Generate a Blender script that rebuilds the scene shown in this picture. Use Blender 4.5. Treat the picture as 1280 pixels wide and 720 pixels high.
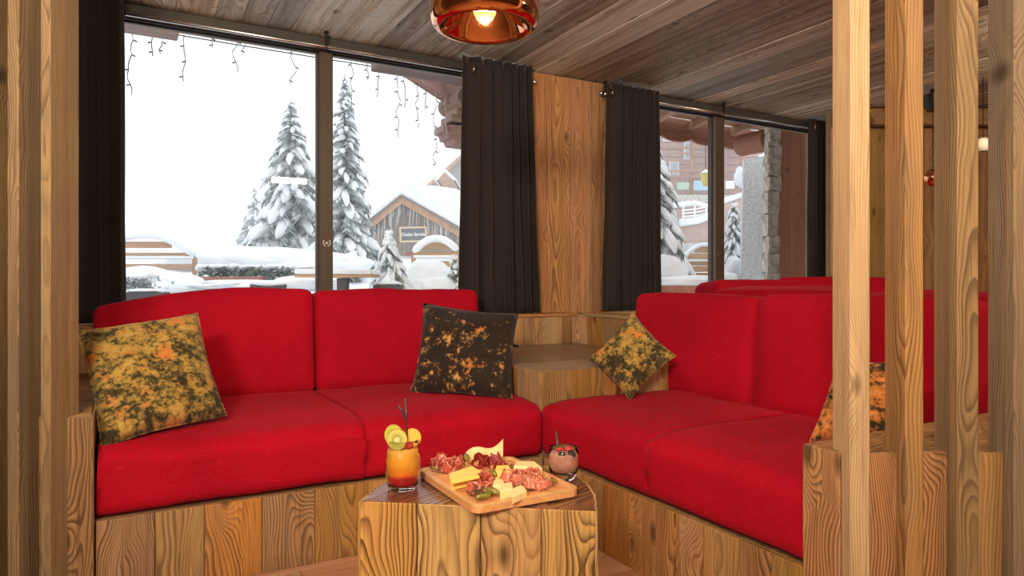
import bpy, bmesh, math, random
from mathutils import Vector, Matrix, noise
from math import sin, cos, pi, radians, sqrt, exp

D = bpy.data
SC = bpy.context.scene
COL = SC.collection
for o in list(D.objects): D.objects.remove(o)

# ------------------------------------------------------------------ camera, sky, lamps, exposure
HEAD = radians(29.0)                      # heading of the view, clockwise from +Y (the window wall's normal)
SH, CH = sin(HEAD), cos(HEAD)
FPX, HOR = 850.0, 355.0
cam = D.cameras.new('camera'); camo = D.objects.new('camera', cam); COL.objects.link(camo)
camo.location = (0, 0, 1.0); camo.rotation_euler = (radians(90), 0, -HEAD)
cam.sensor_width = 36; cam.lens = FPX / 1280 * 36; cam.shift_y = -5 / 1280; cam.clip_end = 500
SC.camera = camo

world = D.worlds.new('sky'); SC.world = world; world.use_nodes = True
wn = world.node_tree.nodes; wl = world.node_tree.links
bg = wn['Background']; bg.inputs[0].default_value = (0.94, 0.97, 1.0, 1); bg.inputs[1].default_value = 1.5

SC.view_settings.view_transform = 'Standard'; SC.view_settings.look = 'None'
SC.view_settings.gamma = 1; SC.view_settings.use_curve_mapping = False
SC.view_settings.exposure = 0.0

def area(name, loc, size, power, color, aim=None, size_y=None, spread=180):
    l = D.lights.new(name, 'AREA'); l.energy = power; l.color = color; l.size = size
    if size_y: l.shape = 'RECTANGLE'; l.size_y = size_y
    l.spread = radians(spread)
    o = D.objects.new(name, l); COL.objects.link(o); o.location = loc
    d = (Vector(aim) - Vector(loc)) if aim else Vector((0, 0, -1))
    o.rotation_euler = d.to_track_quat('-Z', 'Y').to_euler()
    return o
WARM = (1.0, 0.76, 0.50)
area('ceiling_lamp_a', (-0.5, -0.4, 2.36), 0.6, 27, WARM, (0.6, 2.2, 0.5))
area('ceiling_lamp_b', (1.83, -1.2, 2.34), 0.6, 35, (1.0, 0.76, 0.50), (1.5, 2.2, 0.5), size_y=0.08)
area('ceiling_lamp_c', (4.0, -0.3, 2.36), 0.4, 26, WARM, (2.8, 2.5, 0.6))
area('ceiling_lamp_d', (4.2, 1.6, 2.36), 0.4, 26, WARM, (5.0, 3.2, 1.0))
area('ceiling_lamp_e', (-0.3, 1.3, 2.36), 0.25, 21, WARM, (1.0, 1.4, 0.9))
area('ceiling_fill', (-0.9, -0.6, 1.75), 0.5, 62, (1.0, 0.86, 0.68), (1.8, 3.0, 2.6), size_y=0.3, spread=110)  # added lamp out of view, aimed up to brighten the ceiling
area('rear_left_fill', (-3.4, -3.4, 1.4), 3.0, 50, (1.0, 0.93, 0.84), (1.6, 2.6, 1.7), size_y=1.7)  # added soft fill panel behind the camera; no window is built there

# ------------------------------------------------------------------ helpers: placing
def W(r, d):                               # metres right of / ahead of the photographer's spot -> floor plan
    return (d * SH + r * CH, d * CH - r * SH)
def at(px, py, d):                         # a point at a real distance d ahead
    r = (px - 640) / FPX * d; x, y = W(r, d)
    return Vector((x, y, 1 + (HOR - py) * d / FPX))
def on(px, py, h):                         # a point on a level surface of height h
    return at(px, py, (h - 1) * FPX / (HOR - py))
def tag(o, label=None, cat=None, group=None, kind=None):
    if label: o['label'] = label
    if cat: o['category'] = cat
    if group: o['group'] = group
    if kind: o['kind'] = kind
    return o
def empty(name, loc, label=None, cat=None, group=None, kind=None, rz=0):
    o = D.objects.new(name, None); COL.objects.link(o); o.location = loc; o.rotation_euler = (0, 0, rz)
    o.empty_display_size = 0.05
    return tag(o, label, cat, group, kind)
def put(name, me, mat, parent=None, loc=(0, 0, 0), rot=(0, 0, 0), smooth=False, kind=None):
    """link a mesh as one object; loc/rot are in the parent's space"""
    if mat is not None and not me.materials: me.materials.append(mat)
    if smooth:
        me.polygons.foreach_set('use_smooth', [True] * len(me.polygons))
    o = D.objects.new(name, me); COL.objects.link(o)
    o.location = loc; o.rotation_euler = rot
    if parent: o.parent = parent
    if kind: o['kind'] = kind
    return o
def mesh(verts, faces, name='mesh'):
    me = D.meshes.new(name); me.from_pydata([tuple(v) for v in verts], [], faces); me.update(); return me
def bm_mesh(bm, name='mesh'):
    bmesh.ops.recalc_face_normals(bm, faces=bm.faces)
    me = D.meshes.new(name); bm.to_mesh(me); bm.free(); return me
_cache = {}
def box_me(sx, sy, sz, ch=0.003):
    k = (round(sx, 3), round(sy, 3), round(sz, 3), ch)
    bm = bmesh.new(); bmesh.ops.create_cube(bm, size=1)
    bmesh.ops.scale(bm, vec=(sx, sy, sz), verts=bm.verts)
    if ch: bmesh.ops.bevel(bm, geom=list(bm.edges), offset=ch, segments=1, affect='EDGES', profile=0.5)
    return bm_mesh(bm)
def box(name, size, loc, mat, parent=None, rot=(0, 0, 0), ch=0.003, kind=None, origin=None):
    k = (tuple(round(v, 3) for v in size), ch, mat.name if mat else '')
    if k not in _cache:
        _cache[k] = box_me(*size, ch)
        if mat: _cache[k].materials.append(mat)
    return put(name, _cache[k], None, parent, loc, rot, kind=kind)
def add_box(bm, size, loc, rot=None):
    r = bmesh.ops.create_cube(bm, size=1)['verts']
    bmesh.ops.scale(bm, vec=size, verts=r)
    M = Matrix.Translation(loc)
    if rot is not None: M = M @ (rot if isinstance(rot, Matrix) else Matrix.Rotation(rot, 4, 'Z'))
    bmesh.ops.transform(bm, matrix=M, verts=r)
    return r
def prism_me(poly, z0, z1, ch=0.003, org=(0, 0)):
    bm = bmesh.new()
    vs = [bm.verts.new((x - org[0], y - org[1], z0)) for x, y in poly]
    f = bm.faces.new(vs); r = bmesh.ops.extrude_face_region(bm, geom=[f])
    bmesh.ops.translate(bm, vec=(0, 0, z1 - z0), verts=[g for g in r['geom'] if isinstance(g, bmesh.types.BMVert)])
    if ch: bmesh.ops.bevel(bm, geom=list(bm.edges), offset=ch, segments=1, affect='EDGES', profile=0.5)
    return bm_mesh(bm)
def clip(poly, nx, ny, c):                 # keep nx*x+ny*y <= c
    out = []
    for i in range(len(poly)):
        a, b = poly[i], poly[(i + 1) % len(poly)]
        da, db = nx * a[0] + ny * a[1] - c, nx * b[0] + ny * b[1] - c
        if da <= 0: out.append(a)
        if da * db < 0:
            t = da / (da - db); out.append((a[0] + (b[0] - a[0]) * t, a[1] + (b[1] - a[1]) * t))
    return out
def tube_verts(bm, pts, rad, n=8, close=True):
    pts = [Vector(p) for p in pts]; rings = []
    if not hasattr(rad, '__len__'): rad = [rad] * len(pts)
    up = Vector((0, 0, 1))
    for i, p in enumerate(pts):
        t = (pts[min(i + 1, len(pts) - 1)] - pts[max(i - 1, 0)]).normalized()
        a = t.cross(up)
        if a.length < 1e-3: a = t.cross(Vector((1, 0, 0)))
        a.normalize(); b = t.cross(a)
        rings.append([bm.verts.new(p + (a * cos(2 * pi * k / n) + b * sin(2 * pi * k / n)) * rad[i]) for k in range(n)])
    for i in range(len(rings) - 1):
        for k in range(n):
            bm.faces.new((rings[i][k], rings[i][(k + 1) % n], rings[i + 1][(k + 1) % n], rings[i + 1][k]))
    if close:
        bm.faces.new(rings[0]); bm.faces.new(rings[-1])
def tube_me(pts, rad, n=8):
    bm = bmesh.new(); tube_verts(bm, pts, rad, n); return bm_mesh(bm)
def lathe_me(prof, n=40):
    bm = bmesh.new(); rings = []
    for r, z in prof:
        if r < 1e-5: rings.append([bm.verts.new((0, 0, z))])
        else: rings.append([bm.verts.new((r * cos(2 * pi * k / n), r * sin(2 * pi * k / n), z)) for k in range(n)])
    for i in range(len(rings) - 1):
        a, b = rings[i], rings[i + 1]
        for k in range(n):
            k2 = (k + 1) % n
            if len(a) == 1 and len(b) == 1: continue
            if len(a) == 1: bm.faces.new((a[0], b[k], b[k2]))
            elif len(b) == 1: bm.faces.new((a[k], a[k2], b[0]))
            else: bm.faces.new((a[k], a[k2], b[k2], b[k]))
    return bm_mesh(bm)
def torus_me(R, r, n=24, m=8):
    vs, fs = [], []
    for i in range(n):
        for j in range(m):
            a, b = 2 * pi * i / n, 2 * pi * j / m
            vs.append(((R + r * cos(b)) * cos(a), (R + r * cos(b)) * sin(a), r * sin(b)))
            fs.append((i * m + j, ((i + 1) % n) * m + j, ((i + 1) % n) * m + (j + 1) % m, i * m + (j + 1) % m))
    return mesh(vs, fs)
def fbm(p, o=4): return noise.fractal(Vector(p), 1.0, 2.0, o)
def blob(bm, c, s, rnd=0.0, seg=10, rings=7, rot=None, seed=0.0, freq=3.0):
    r = bmesh.ops.create_uvsphere(bm, u_segments=seg, v_segments=rings, radius=1)['verts']
    for v in r:
        if rnd:
            q = v.co * freq; v.co *= 1 + rnd * noise.noise(Vector((q.x + seed, q.y + seed * 1.7, q.z)))
        v.co = Vector((v.co.x * s[0], v.co.y * s[1], v.co.z * s[2]))
        if rot is not None: v.co = rot @ v.co
        v.co += Vector(c)
    return r

# ------------------------------------------------------------------ materials
class NT:
    def __init__(s, name):
        s.m = D.materials.new(name); s.m.use_nodes = True
        s.t = s.m.node_tree; s.n = s.t.nodes; s.b = s.n['Principled BSDF']; s.out = s.n['Material Output']
        s.co = None
    def lk(s, a, b): s.t.links.new(a, b)
    def val(s, sock, v):
        if v is None: return
        if isinstance(v, bpy.types.NodeSocket): s.lk(v, sock)
        else:
            try: sock.default_value = v
            except Exception:
                sock.default_value = tuple(v) + (1,) if len(v) == 3 else v
    def math(s, op, a, b=None, c=None, clamp=False):
        n = s.n.new('ShaderNodeMath'); n.operation = op; n.use_clamp = clamp
        s.val(n.inputs[0], a); s.val(n.inputs[1], b)
        if c is not None: s.val(n.inputs[2], c)
        return n.outputs[0]
    def coord(s, kind='Object'):
        n = s.n.new('ShaderNodeTexCoord'); return n.outputs[kind]
    def sep(s, v):
        n = s.n.new('ShaderNodeSeparateXYZ'); s.lk(v, n.inputs[0]); return n.outputs
    def comb(s, x, y, z):
        n = s.n.new('ShaderNodeCombineXYZ'); s.val(n.inputs[0], x); s.val(n.inputs[1], y); s.val(n.inputs[2], z); return n.outputs[0]
    def noise(s, v, scale, detail=3, rough=0.55, dist=0.0):
        n = s.n.new('ShaderNodeTexNoise'); s.lk(v, n.inputs['Vector'])
        n.inputs['Scale'].default_value = scale; n.inputs['Detail'].default_value = detail
        n.inputs['Roughness'].default_value = rough; n.inputs['Distortion'].default_value = dist
        return n.outputs
    def voro(s, v, scale, feature='F1'):
        n = s.n.new('ShaderNodeTexVoronoi'); s.lk(v, n.inputs['Vector']); n.inputs['Scale'].default_value = scale
        n.feature = feature; return n.outputs
    def ramp(s, f, stops, interp='LINEAR'):
        n = s.n.new('ShaderNodeValToRGB'); s.val(n.inputs[0], f); e = n.color_ramp.elements
        n.color_ramp.interpolation = interp
        while len(e) < len(stops): e.new(0.5)
        for i, (p, c) in enumerate(stops):
            e[i].position = p; e[i].color = (tuple(c) + (1,)) if hasattr(c, '__len__') else (c, c, c, 1)
        return n.outputs[0]
    def mix(s, f, a, b, mode='MIX'):
        n = s.n.new('ShaderNodeMix'); n.data_type = 'RGBA'; n.blend_type = mode
        s.val(n.inputs[0], f); s.val(n.inputs[6], tuple(a) + (1,) if isinstance(a, tuple) and len(a) == 3 else a)
        s.val(n.inputs[7], tuple(b) + (1,) if isinstance(b, tuple) and len(b) == 3 else b)
        return n.outputs[2]
    def mapr(s, f, a, b, c, d):
        n = s.n.new('ShaderNodeMapRange'); s.val(n.inputs[0], f)
        for i, v in zip((1, 2, 3, 4), (a, b, c, d)): n.inputs[i].default_value = v
        return n.outputs[0]
    def rand(s):
        return s.n.new('ShaderNodeObjectInfo').outputs['Random']
    def bump(s, h, strength, dist=0.002):
        n = s.n.new('ShaderNodeBump'); s.lk(h, n.inputs['Height']); n.inputs['Strength'].default_value = strength
        n.inputs['Distance'].default_value = dist; s.lk(n.outputs[0], s.b.inputs['Normal'])
    def set(s, col=None, rough=None, metal=None, spec=None, **k):
        if isinstance(col, tuple) and len(col) == 3: col = col + (1,)
        s.val(s.b.inputs['Base Color'], col); s.val(s.b.inputs['Roughness'], rough); s.val(s.b.inputs['Metallic'], metal)
        s.val(s.b.inputs['Specular IOR Level'], spec)
        for kk, v in k.items(): s.val(s.b.inputs[kk.replace('_', ' ')], v)
        return s.m

def wood(name, axis, light, mid, dark, period=0.007, contrast=0.82, rough=0.6, gray=None, grayamt=0.0, knots=0.13,
         var=0.24, bump=0.35, fiber=0.6, wob=0.115, streak=0.0, coat=0.0):
    """old spruce cut from a log: growth rings as warped cylinders round the plank's own grain axis, bent round knots"""
    s = NT(name)
    X, Y, Z = s.sep(s.coord())[:3]
    a, b, g = {'x': (Y, Z, X), 'y': (X, Z, Y), 'z': (X, Y, Z)}[axis]
    R = s.rand()
    R2 = s.math('FRACT', s.math('MULTIPLY', R, 17.31)); R3 = s.math('FRACT', s.math('MULTIPLY', R, 53.77))
    off = s.math('MULTIPLY', R, 41.0)
    go = s.math('ADD', g, off)
    pn = s.comb(s.math('MULTIPLY', a, 3.0), s.math('MULTIPLY', b, 3.0), s.math('MULTIPLY', go, 1.1))
    n1 = s.sep(s.noise(pn, 1.6, 2, 0.5)['Color'])
    ax = s.math('ADD', s.math('ADD', a, s.math('MULTIPLY', s.math('SUBTRACT', R2, 0.5), 0.22)),
                s.math('MULTIPLY', s.math('SUBTRACT', n1[0], 0.5), wob))
    bx = s.math('ADD', s.math('ADD', b, s.math('MULTIPLY_ADD', R3, 0.10, 0.035)),
                s.math('MULTIPLY', s.math('SUBTRACT', n1[1], 0.5), wob))
    dist = s.math('SQRT', s.math('ADD', s.math('MULTIPLY', ax, ax), s.math('MULTIPLY', bx, bx)))
    kv = s.comb(s.math('MULTIPLY_ADD', a, 6.0, s.math('MULTIPLY', R2, 9.0)), s.math('MULTIPLY', b, 2.0), s.math('MULTIPLY', go, 2.6))
    dk = s.voro(kv, 1.0)['Distance']
    kb = s.math('POWER', 2.718, s.math('MULTIPLY', s.math('MULTIPLY', dk, dk), -14.0))
    dist = s.math('ADD', dist, s.math('MULTIPLY', kb, 0.05))
    fine = s.comb(s.math('MULTIPLY', a, 160.0), s.math('MULTIPLY', b, 160.0), s.math('MULTIPLY', go, 5.0))
    nf = s.noise(fine, 1.0, 3, 0.6)['Fac']
    med = s.comb(s.math('MULTIPLY', a, 26.0), s.math('MULTIPLY', b, 26.0), s.math('MULTIPLY', go, 1.3))
    nm = s.noise(med, 1.0, 3, 0.6)['Fac']
    ph = s.math('ADD', s.math('DIVIDE', dist, period), s.math('MULTIPLY', nf, 0.25))
    fr = s.math('FRACT', ph)
    ring = s.math('MULTIPLY', s.math('POWER', fr, 2.2), s.mapr(fr, 0.88, 1.0, 1.25, 0.0))
    band = s.noise(s.comb(s.math('MULTIPLY', dist, 30.0), off, 0.0), 1.0, 2, 0.5)['Fac']      # some years darker than others
    ring = s.math('MULTIPLY', ring, s.mapr(band, 0.36, 0.62, 0.45, 1.7), clamp=True)
    c = s.mix(s.mapr(nm, 0.3, 0.7, 0, 1), light, mid)
    c = s.mix(s.math('MULTIPLY', ring, contrast, clamp=True), c, dark)
    c = s.mix(s.math('MULTIPLY', s.mapr(nf, 0.52, 0.72, 0, 1), fiber), c, dark)
    if gray:
        ng = s.noise(s.comb(s.math('MULTIPLY', a, 5.0), s.math('MULTIPLY', b, 5.0), s.math('MULTIPLY', go, 1.2)), 1.0, 3, 0.6)['Fac']
        gm = s.math('MULTIPLY', s.mapr(s.math('ADD', ng, s.math('MULTIPLY', R3, 0.25)), 0.5, 0.8, 0, 1), grayamt, clamp=True)
        c = s.mix(gm, c, gray)
    if streak:
        ns = s.noise(s.comb(s.math('MULTIPLY', a, 14.0), s.math('MULTIPLY', b, 14.0), s.math('MULTIPLY', go, 0.7)), 1.0, 3, 0.6)['Fac']
        c = s.mix(s.math('MULTIPLY', s.mapr(ns, 0.5, 0.7, 0, 1), streak), c, dark)
    if knots:
        km = s.mapr(dk, knots, knots * 0.45, 0, 1)
        c = s.mix(s.math('MULTIPLY', km, 0.8), c, tuple(v * 0.55 for v in dark))
    hv = s.n.new('ShaderNodeHueSaturation'); s.lk(c, hv.inputs['Color'])
    s.lk(s.mapr(R2, 0, 1, 1 - var, 1 + var * 0.7), hv.inputs['Value'])
    s.lk(s.mapr(R3, 0, 1, 0.485, 0.508), hv.inputs['Hue']); s.lk(s.mapr(R, 0, 1, 0.85, 1.1), hv.inputs['Saturation'])
    s.bump(s.math('ADD', ring, s.math('MULTIPLY', nf, 0.7)), bump, 0.0015)
    m = s.set(hv.outputs[0], rough, spec=0.3)
    if coat: s.b.inputs['Coat Weight'].default_value = coat; s.b.inputs['Coat Roughness'].default_value = 0.22
    return m
OAK = dict(light=(0.54, 0.295, 0.095), mid=(0.38, 0.195, 0.058), dark=(0.10, 0.045, 0.014))
WZ = wood('wood_upright', 'z', **OAK, gray=(0.27, 0.19, 0.11), grayamt=0.45)
WX = wood('wood_lengthwise', 'x', **OAK, gray=(0.27, 0.19, 0.11), grayamt=0.45)
WY = wood('wood_crosswise', 'y', **OAK, gray=(0.27, 0.19, 0.11), grayamt=0.45)
WPOST = wood('wood_post', 'z', (0.47, 0.285, 0.11), (0.34, 0.195, 0.07), (0.11, 0.053, 0.02), period=0.007, contrast=0.85,
             gray=(0.20, 0.135, 0.08), grayamt=0.6, knots=0.10, var=0.25, wob=0.10)
WPOST_LIT = wood('wood_post_lit', 'z', (0.62, 0.40, 0.17), (0.50, 0.305, 0.12), (0.24, 0.125, 0.045), period=0.006, contrast=0.6, knots=0.10, var=0.05, wob=0.05)  # brighter copy of the post wood, lamplight put into its colour
WPOST_SHADE = wood('wood_post_shade', 'z', (0.33, 0.225, 0.12), (0.25, 0.16, 0.08), (0.085, 0.048, 0.024), period=0.007, contrast=0.85, gray=(0.17, 0.13, 0.10), grayamt=0.7, knots=0.10, var=0.12, wob=0.10)  # darker, greyer copy of the post wood, shade put into its colour
WCEIL = wood('wood_ceiling', 'y', (0.76, 0.66, 0.49), (0.48, 0.38, 0.255), (0.12, 0.075, 0.045), period=0.012, contrast=0.7,
             gray=(0.52, 0.52, 0.49), grayamt=0.75, knots=0.14, var=0.5, streak=0.75, wob=0.2)
WTOP = wood('wood_table_top', 'x', (0.30, 0.15, 0.075), (0.18, 0.075, 0.035), (0.03, 0.012, 0.007), period=0.008, contrast=0.9,
            rough=0.27, knots=0.0, var=0.25, bump=0.8, coat=0.4)
WSHELF = wood('wood_shelf', 'x', (0.46, 0.31, 0.18), (0.33, 0.21, 0.12), (0.10, 0.055, 0.028), period=0.011, contrast=0.75,
              rough=0.38, gray=(0.27, 0.22, 0.18), grayamt=0.5, bump=0.2)
WFLOOR = wood('wood_floor', 'x', (0.55, 0.33, 0.19), (0.45, 0.25, 0.14), (0.25, 0.12, 0.06), period=0.018, contrast=0.3, rough=0.4, knots=0.0, var=0.15)
WOUT = wood('wood_larch', 'x', (0.52, 0.27, 0.16), (0.42, 0.20, 0.12), (0.2, 0.09, 0.055), period=0.02, contrast=0.4, rough=0.7, knots=0.08)
WOUTZ = wood('wood_larch_upright', 'z', (0.68, 0.33, 0.19), (0.55, 0.25, 0.14), (0.28, 0.12, 0.07), period=0.02, contrast=0.3, rough=0.7, knots=0.09)
WFENCE = wood('wood_fence', 'x', (0.62, 0.42, 0.27), (0.50, 0.31, 0.18), (0.28, 0.16, 0.09), period=0.03, contrast=0.5, rough=0.8, knots=0.07)

def plain(name, col, rough=0.6, metal=0.0, spec=0.5, nscale=0, namt=0.15, bumpd=0.0, **k):
    s = NT(name); c = col
    if nscale:
        n = s.noise(s.coord(), nscale, 4, 0.6)['Fac']
        c = s.mix(s.mapr(n, 0.3, 0.7, 0, 1), tuple(v * (1 - namt) for v in col), tuple(min(1, v * (1 + namt)) for v in col))
        if bumpd: s.bump(n, 0.5, bumpd)
    return s.set(c, rough, metal, spec, **k)

def fabric_red():
    s = NT('red_chenille'); co = s.coord(); X, Y, Z = s.sep(co)[:3]
    v = s.comb(s.math('MULTIPLY', X, 45.0), s.math('MULTIPLY', Y, 45.0), s.math('MULTIPLY', Z, 260.0))
    f = s.noise(v, 1.0, 2, 0.6)['Fac']
    v2 = s.comb(s.math('MULTIPLY', X, 420.0), s.math('MULTIPLY', Y, 420.0), s.math('MULTIPLY', Z, 420.0))
    w = s.noise(v2, 1.0, 1, 0.5)['Fac']
    big = s.noise(co, 2.2, 3, 0.6)['Fac']
    c = s.mix(s.mapr(big, 0.3, 0.7, 0, 1), (0.31, 0.001, 0.011), (0.41, 0.0015, 0.015))
    c = s.mix(s.mapr(f, 0.55, 0.74, 0, 0.5), c, (0.56, 0.008, 0.035))
    c = s.mix(s.mapr(w, 0.35, 0.2, 0, 0.5), c, (0.28, 0.0, 0.006))
    s.bump(s.math('ADD', f, w), 0.45, 0.0015)
    return s.set(c, 0.85, spec=0.15, Sheen_Weight=0.10, Sheen_Roughness=0.4, Sheen_Tint=(1, 0.15, 0.2, 1))
RED = fabric_red()

def fabric_curtain():
    s = NT('charcoal_velvet'); n = s.noise(s.coord(), 300, 2, 0.5)['Fac']
    c = s.mix(n, (0.016, 0.013, 0.012), (0.032, 0.026, 0.023))
    s.bump(n, 0.2, 0.001)
    return s.set(c, 0.8, spec=0.15, Sheen_Weight=0.18, Sheen_Roughness=0.4, Sheen_Tint=(0.75, 0.62, 0.55, 1))
CURT = fabric_curtain()

def autumn(name, stops, sc=9.0, bias=0.0, seed=0.0, gradient=0.0, orange=0.5):
    """printed photograph of an autumn wood: clumps of crowns, leafy speckle, dark gaps"""
    s = NT(name); co = s.coord(); X, Y, Z = s.sep(co)[:3]
    v = s.comb(s.math('ADD', X, seed), s.math('ADD', Y, seed * 0.7), 0.0)
    big = s.noise(v, sc, 3, 0.6)['Fac']; leaf = s.noise(v, sc * 9, 5, 0.75)['Fac']; hue = s.noise(v, sc * 1.7, 2, 0.5)['Color']
    hv = s.sep(hue)
    mid = s.noise(v, sc * 3.0, 4, 0.7)['Fac']
    vd = s.voro(v, sc * 4.2)['Distance']
    f = s.math('ADD', s.math('MULTIPLY', s.math('SUBTRACT', big, 0.5), 1.1), s.math('MULTIPLY', s.math('SUBTRACT', leaf, 0.5), 1.3))
    f = s.math('ADD', f, s.math('MULTIPLY', s.math('SUBTRACT', mid, 0.5), 1.1)); f = s.math('SUBTRACT', f, s.math('MULTIPLY', s.math('SUBTRACT', vd, 0.45), 0.38))
    f = s.math('ADD', f, s.math('MULTIPLY', Y, gradient)); f = s.math('ADD', f, bias + 0.5)
    c = s.ramp(f, stops)
    om = s.math('MULTIPLY', s.mapr(hv[0], 0.55, 0.66, 0, 1), s.mapr(f, 0.42, 0.55, 0, orange))
    c = s.mix(om, c, s.mix(leaf, (0.33, 0.07, 0.015), (0.75, 0.28, 0.05)))
    s.bump(s.noise(co, 260, 2, 0.5)['Fac'], 0.25, 0.001)
    return s.set(c, 0.8, spec=0.2, Sheen_Weight=0.1)
ST1 = [(0.28, (0.03, 0.024, 0.010)), (0.42, (0.095, 0.068, 0.024)), (0.50, (0.20, 0.14, 0.038)), (0.60, (0.33, 0.21, 0.045)), (0.74, (0.44, 0.27, 0.06)), (0.9, (0.42, 0.32, 0.11))]
ST2 = [(0.45, (0.022, 0.014, 0.010)), (0.56, (0.05, 0.03, 0.015)), (0.63, (0.18, 0.12, 0.045)), (0.68, (0.5, 0.22, 0.05)), (0.80, (0.6, 0.33, 0.1))]
PR1 = autumn('autumn_print', ST1, 9.0, 0.06, 1.3, 0.45, 0.8)
PR2 = autumn('dark_autumn_print', ST2, 6.0, -0.07, 5.1, -0.25, 0.55)
PR3 = autumn('ochre_autumn_print', ST1, 9.0, 0.0, 9.7, 0.3, 0.9)
ST4 = [(0.30, (0.03, 0.02, 0.008)), (0.42, (0.10, 0.055, 0.02)), (0.50, (0.33, 0.12, 0.03)), (0.62, (0.55, 0.20, 0.045)), (0.8, (0.70, 0.30, 0.08))]
PR4 = autumn('orange_autumn_print', ST4, 8.0, 0.05, 14.2, -0.5, 0.5)

FRAME = plain('anthracite_frame', (0.06, 0.053, 0.05), 0.45, 0.3)
MULL = plain('bronze_frame', (0.085, 0.060, 0.045), 0.45, 0.3)
CHROME = plain('brushed_steel', (0.55, 0.54, 0.53), 0.25, 1.0)
BLACKM = plain('black_metal', (0.02, 0.02, 0.02), 0.4, 0.5)
BRASS = plain('brass', (0.45, 0.33, 0.2), 0.3, 1.0)
WHITE = plain('white_print', (0.85, 0.85, 0.83), 0.5)
PLASTER = plain('plaster', (0.35, 0.24, 0.15), 0.8, nscale=6)
CONCRETE = plain('grey_slab', (0.62, 0.65, 0.66), 0.85, nscale=30, namt=0.25)
STONE = plain('grey_stone', (0.52, 0.49, 0.43), 0.9, nscale=14, namt=0.45, bumpd=0.02)
DARKG = plain('dark_wicker', (0.10, 0.10, 0.11), 0.7, nscale=90, namt=0.5)
REDWALL = plain('rust_render', (0.42, 0.19, 0.15), 0.9, nscale=20, namt=0.2)
PINKW = plain('larch_cladding_far', (0.50, 0.30, 0.24), 0.85, nscale=4, namt=0.15)
BARK = plain('bark', (0.10, 0.07, 0.05), 0.9, nscale=20)
def glass_pane():
    m = D.materials.new('window_glass'); m.use_nodes = True; t = m.node_tree; n = t.nodes
    n.remove(n['Principled BSDF']); tr = n.new('ShaderNodeBsdfTransparent'); gl = n.new('ShaderNodeBsdfGlossy')
    gl.inputs['Roughness'].default_value = 0.01; fr = n.new('ShaderNodeFresnel'); fr.inputs[0].default_value = 1.35
    mx = n.new('ShaderNodeMixShader'); tr.inputs[0].default_value = (0.97, 0.98, 0.98, 1)
    t.links.new(fr.outputs[0], mx.inputs[0]); t.links.new(tr.outputs[0], mx.inputs[1]); t.links.new(gl.outputs[0], mx.inputs[2])
    t.links.new(mx.outputs[0], n['Material Output'].inputs[0]); return m
GLASS = glass_pane()
def snow_mat():
    s = NT('snow'); co = s.coord('Object'); n = s.noise(co, 3.0, 5, 0.6)['Fac']; s.bump(n, 0.35, 0.05)
    return s.set(s.mix(n, (0.80, 0.84, 0.88), (0.92, 0.94, 0.96)), 0.7, spec=0.2)
SNOW = snow_mat()
def needle_mat():
    s = NT('frost_haze_needles'); n = s.noise(s.coord(), 9.0, 4, 0.7)['Fac']  # needles lightened to imitate snowfall haze as well as frost
    return s.set(s.ramp(n, [(0.35, (0.13, 0.155, 0.15)), (0.5, (0.26, 0.29, 0.29)), (0.68, (0.60, 0.64, 0.67))]), 0.9, spec=0.1)
NEEDLE = needle_mat()

# ------------------------------------------------------------------ room shell
ZC = 2.41            # ceiling
YW = 3.85            # wall face between the windows
def plank_run(name, parent, p0, p1, z0, z1, widths, mat, nrm, th=0.018, seed=0, jit=0.002, jitz=0.0):
    """upright planks from p0 to p1 (plan), outer face on the line, thickness goes back along -nrm"""
    rnd = random.Random(seed); p0 = Vector(p0); p1 = Vector(p1); L = (p1 - p0).length; t = (p1 - p0) / L
    ang = math.atan2(t.y, t.x); s = 0; nrm = Vector(nrm).normalized()
    if not hasattr(widths, '__len__'): widths = (widths * 0.8, widths * 1.2)
    while s < L - 0.004:
        w = rnd.uniform(*widths)
        if L - s - w < widths[0] * 0.6: w = L - s
        dep = rnd.uniform(-jit, jit)
        c = p0 + t * (s + w / 2) - nrm * (th / 2 + dep + jit)
        me = box_me(w - 0.0015, th, z1 - z0, 0.002)
        put(name, me, mat, parent, (c.x, c.y, (z0 + z1) / 2), (0, 0, ang))
        s += w
# floor
fl = box('floor', (14.2, 8.2, 0.1), (2.5 - 1.1, 0.1 + 0.1, -0.07), WFLOOR, kind='structure', ch=0)
rnd = random.Random(3)
y = 0.9
while y < 2.45:
    x = -0.4 - rnd.random()
    while x < 2.4:
        L = rnd.uniform(0.9, 1.6)
        put('plank', box_me(L - 0.002, 0.138, 0.02, 0.0015), WFLOOR, fl, (x + L / 2 - 1.4, y + 0.07 - 0.2, 0.06))
        x += L
    y += 0.14
# ceiling: boards running to the window wall
cl = box('ceiling', (14.2, 7.9, 0.12), (1.4, 0.05, ZC + 0.08), WCEIL, kind='structure', ch=0)
rnd = random.Random(11); x = -0.95; i = 0
while x < 6.3:
    w = rnd.choice((0.13, 0.15, 0.17, 0.19, 0.21)); y1 = 3.97
    first = True
    while y1 > 0.2:
        L = rnd.uniform(1.6, 4.0) if first else rnd.uniform(2.0, 3.6); first = False
        y0 = max(y1 - L, -0.6)
        put('plank', box_me(w - 0.002, y1 - y0 - 0.002, 0.02, 0.0025), WCEIL, cl,
            (x + w / 2 - 1.4, (y0 + y1) / 2 - 0.05, -0.07 + rnd.uniform(-0.0025, 0.0025)))
        y1 = y0
    x += w
box('wall_left', (0.1, 8.4, ZC + 0.1), (-5.6, 0.2, ZC / 2), PLASTER, kind='structure', ch=0)
box('wall_front', (14, 0.1, ZC + 0.1), (1.3, -3.75, ZC / 2), PLASTER, kind='structure', ch=0)
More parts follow.
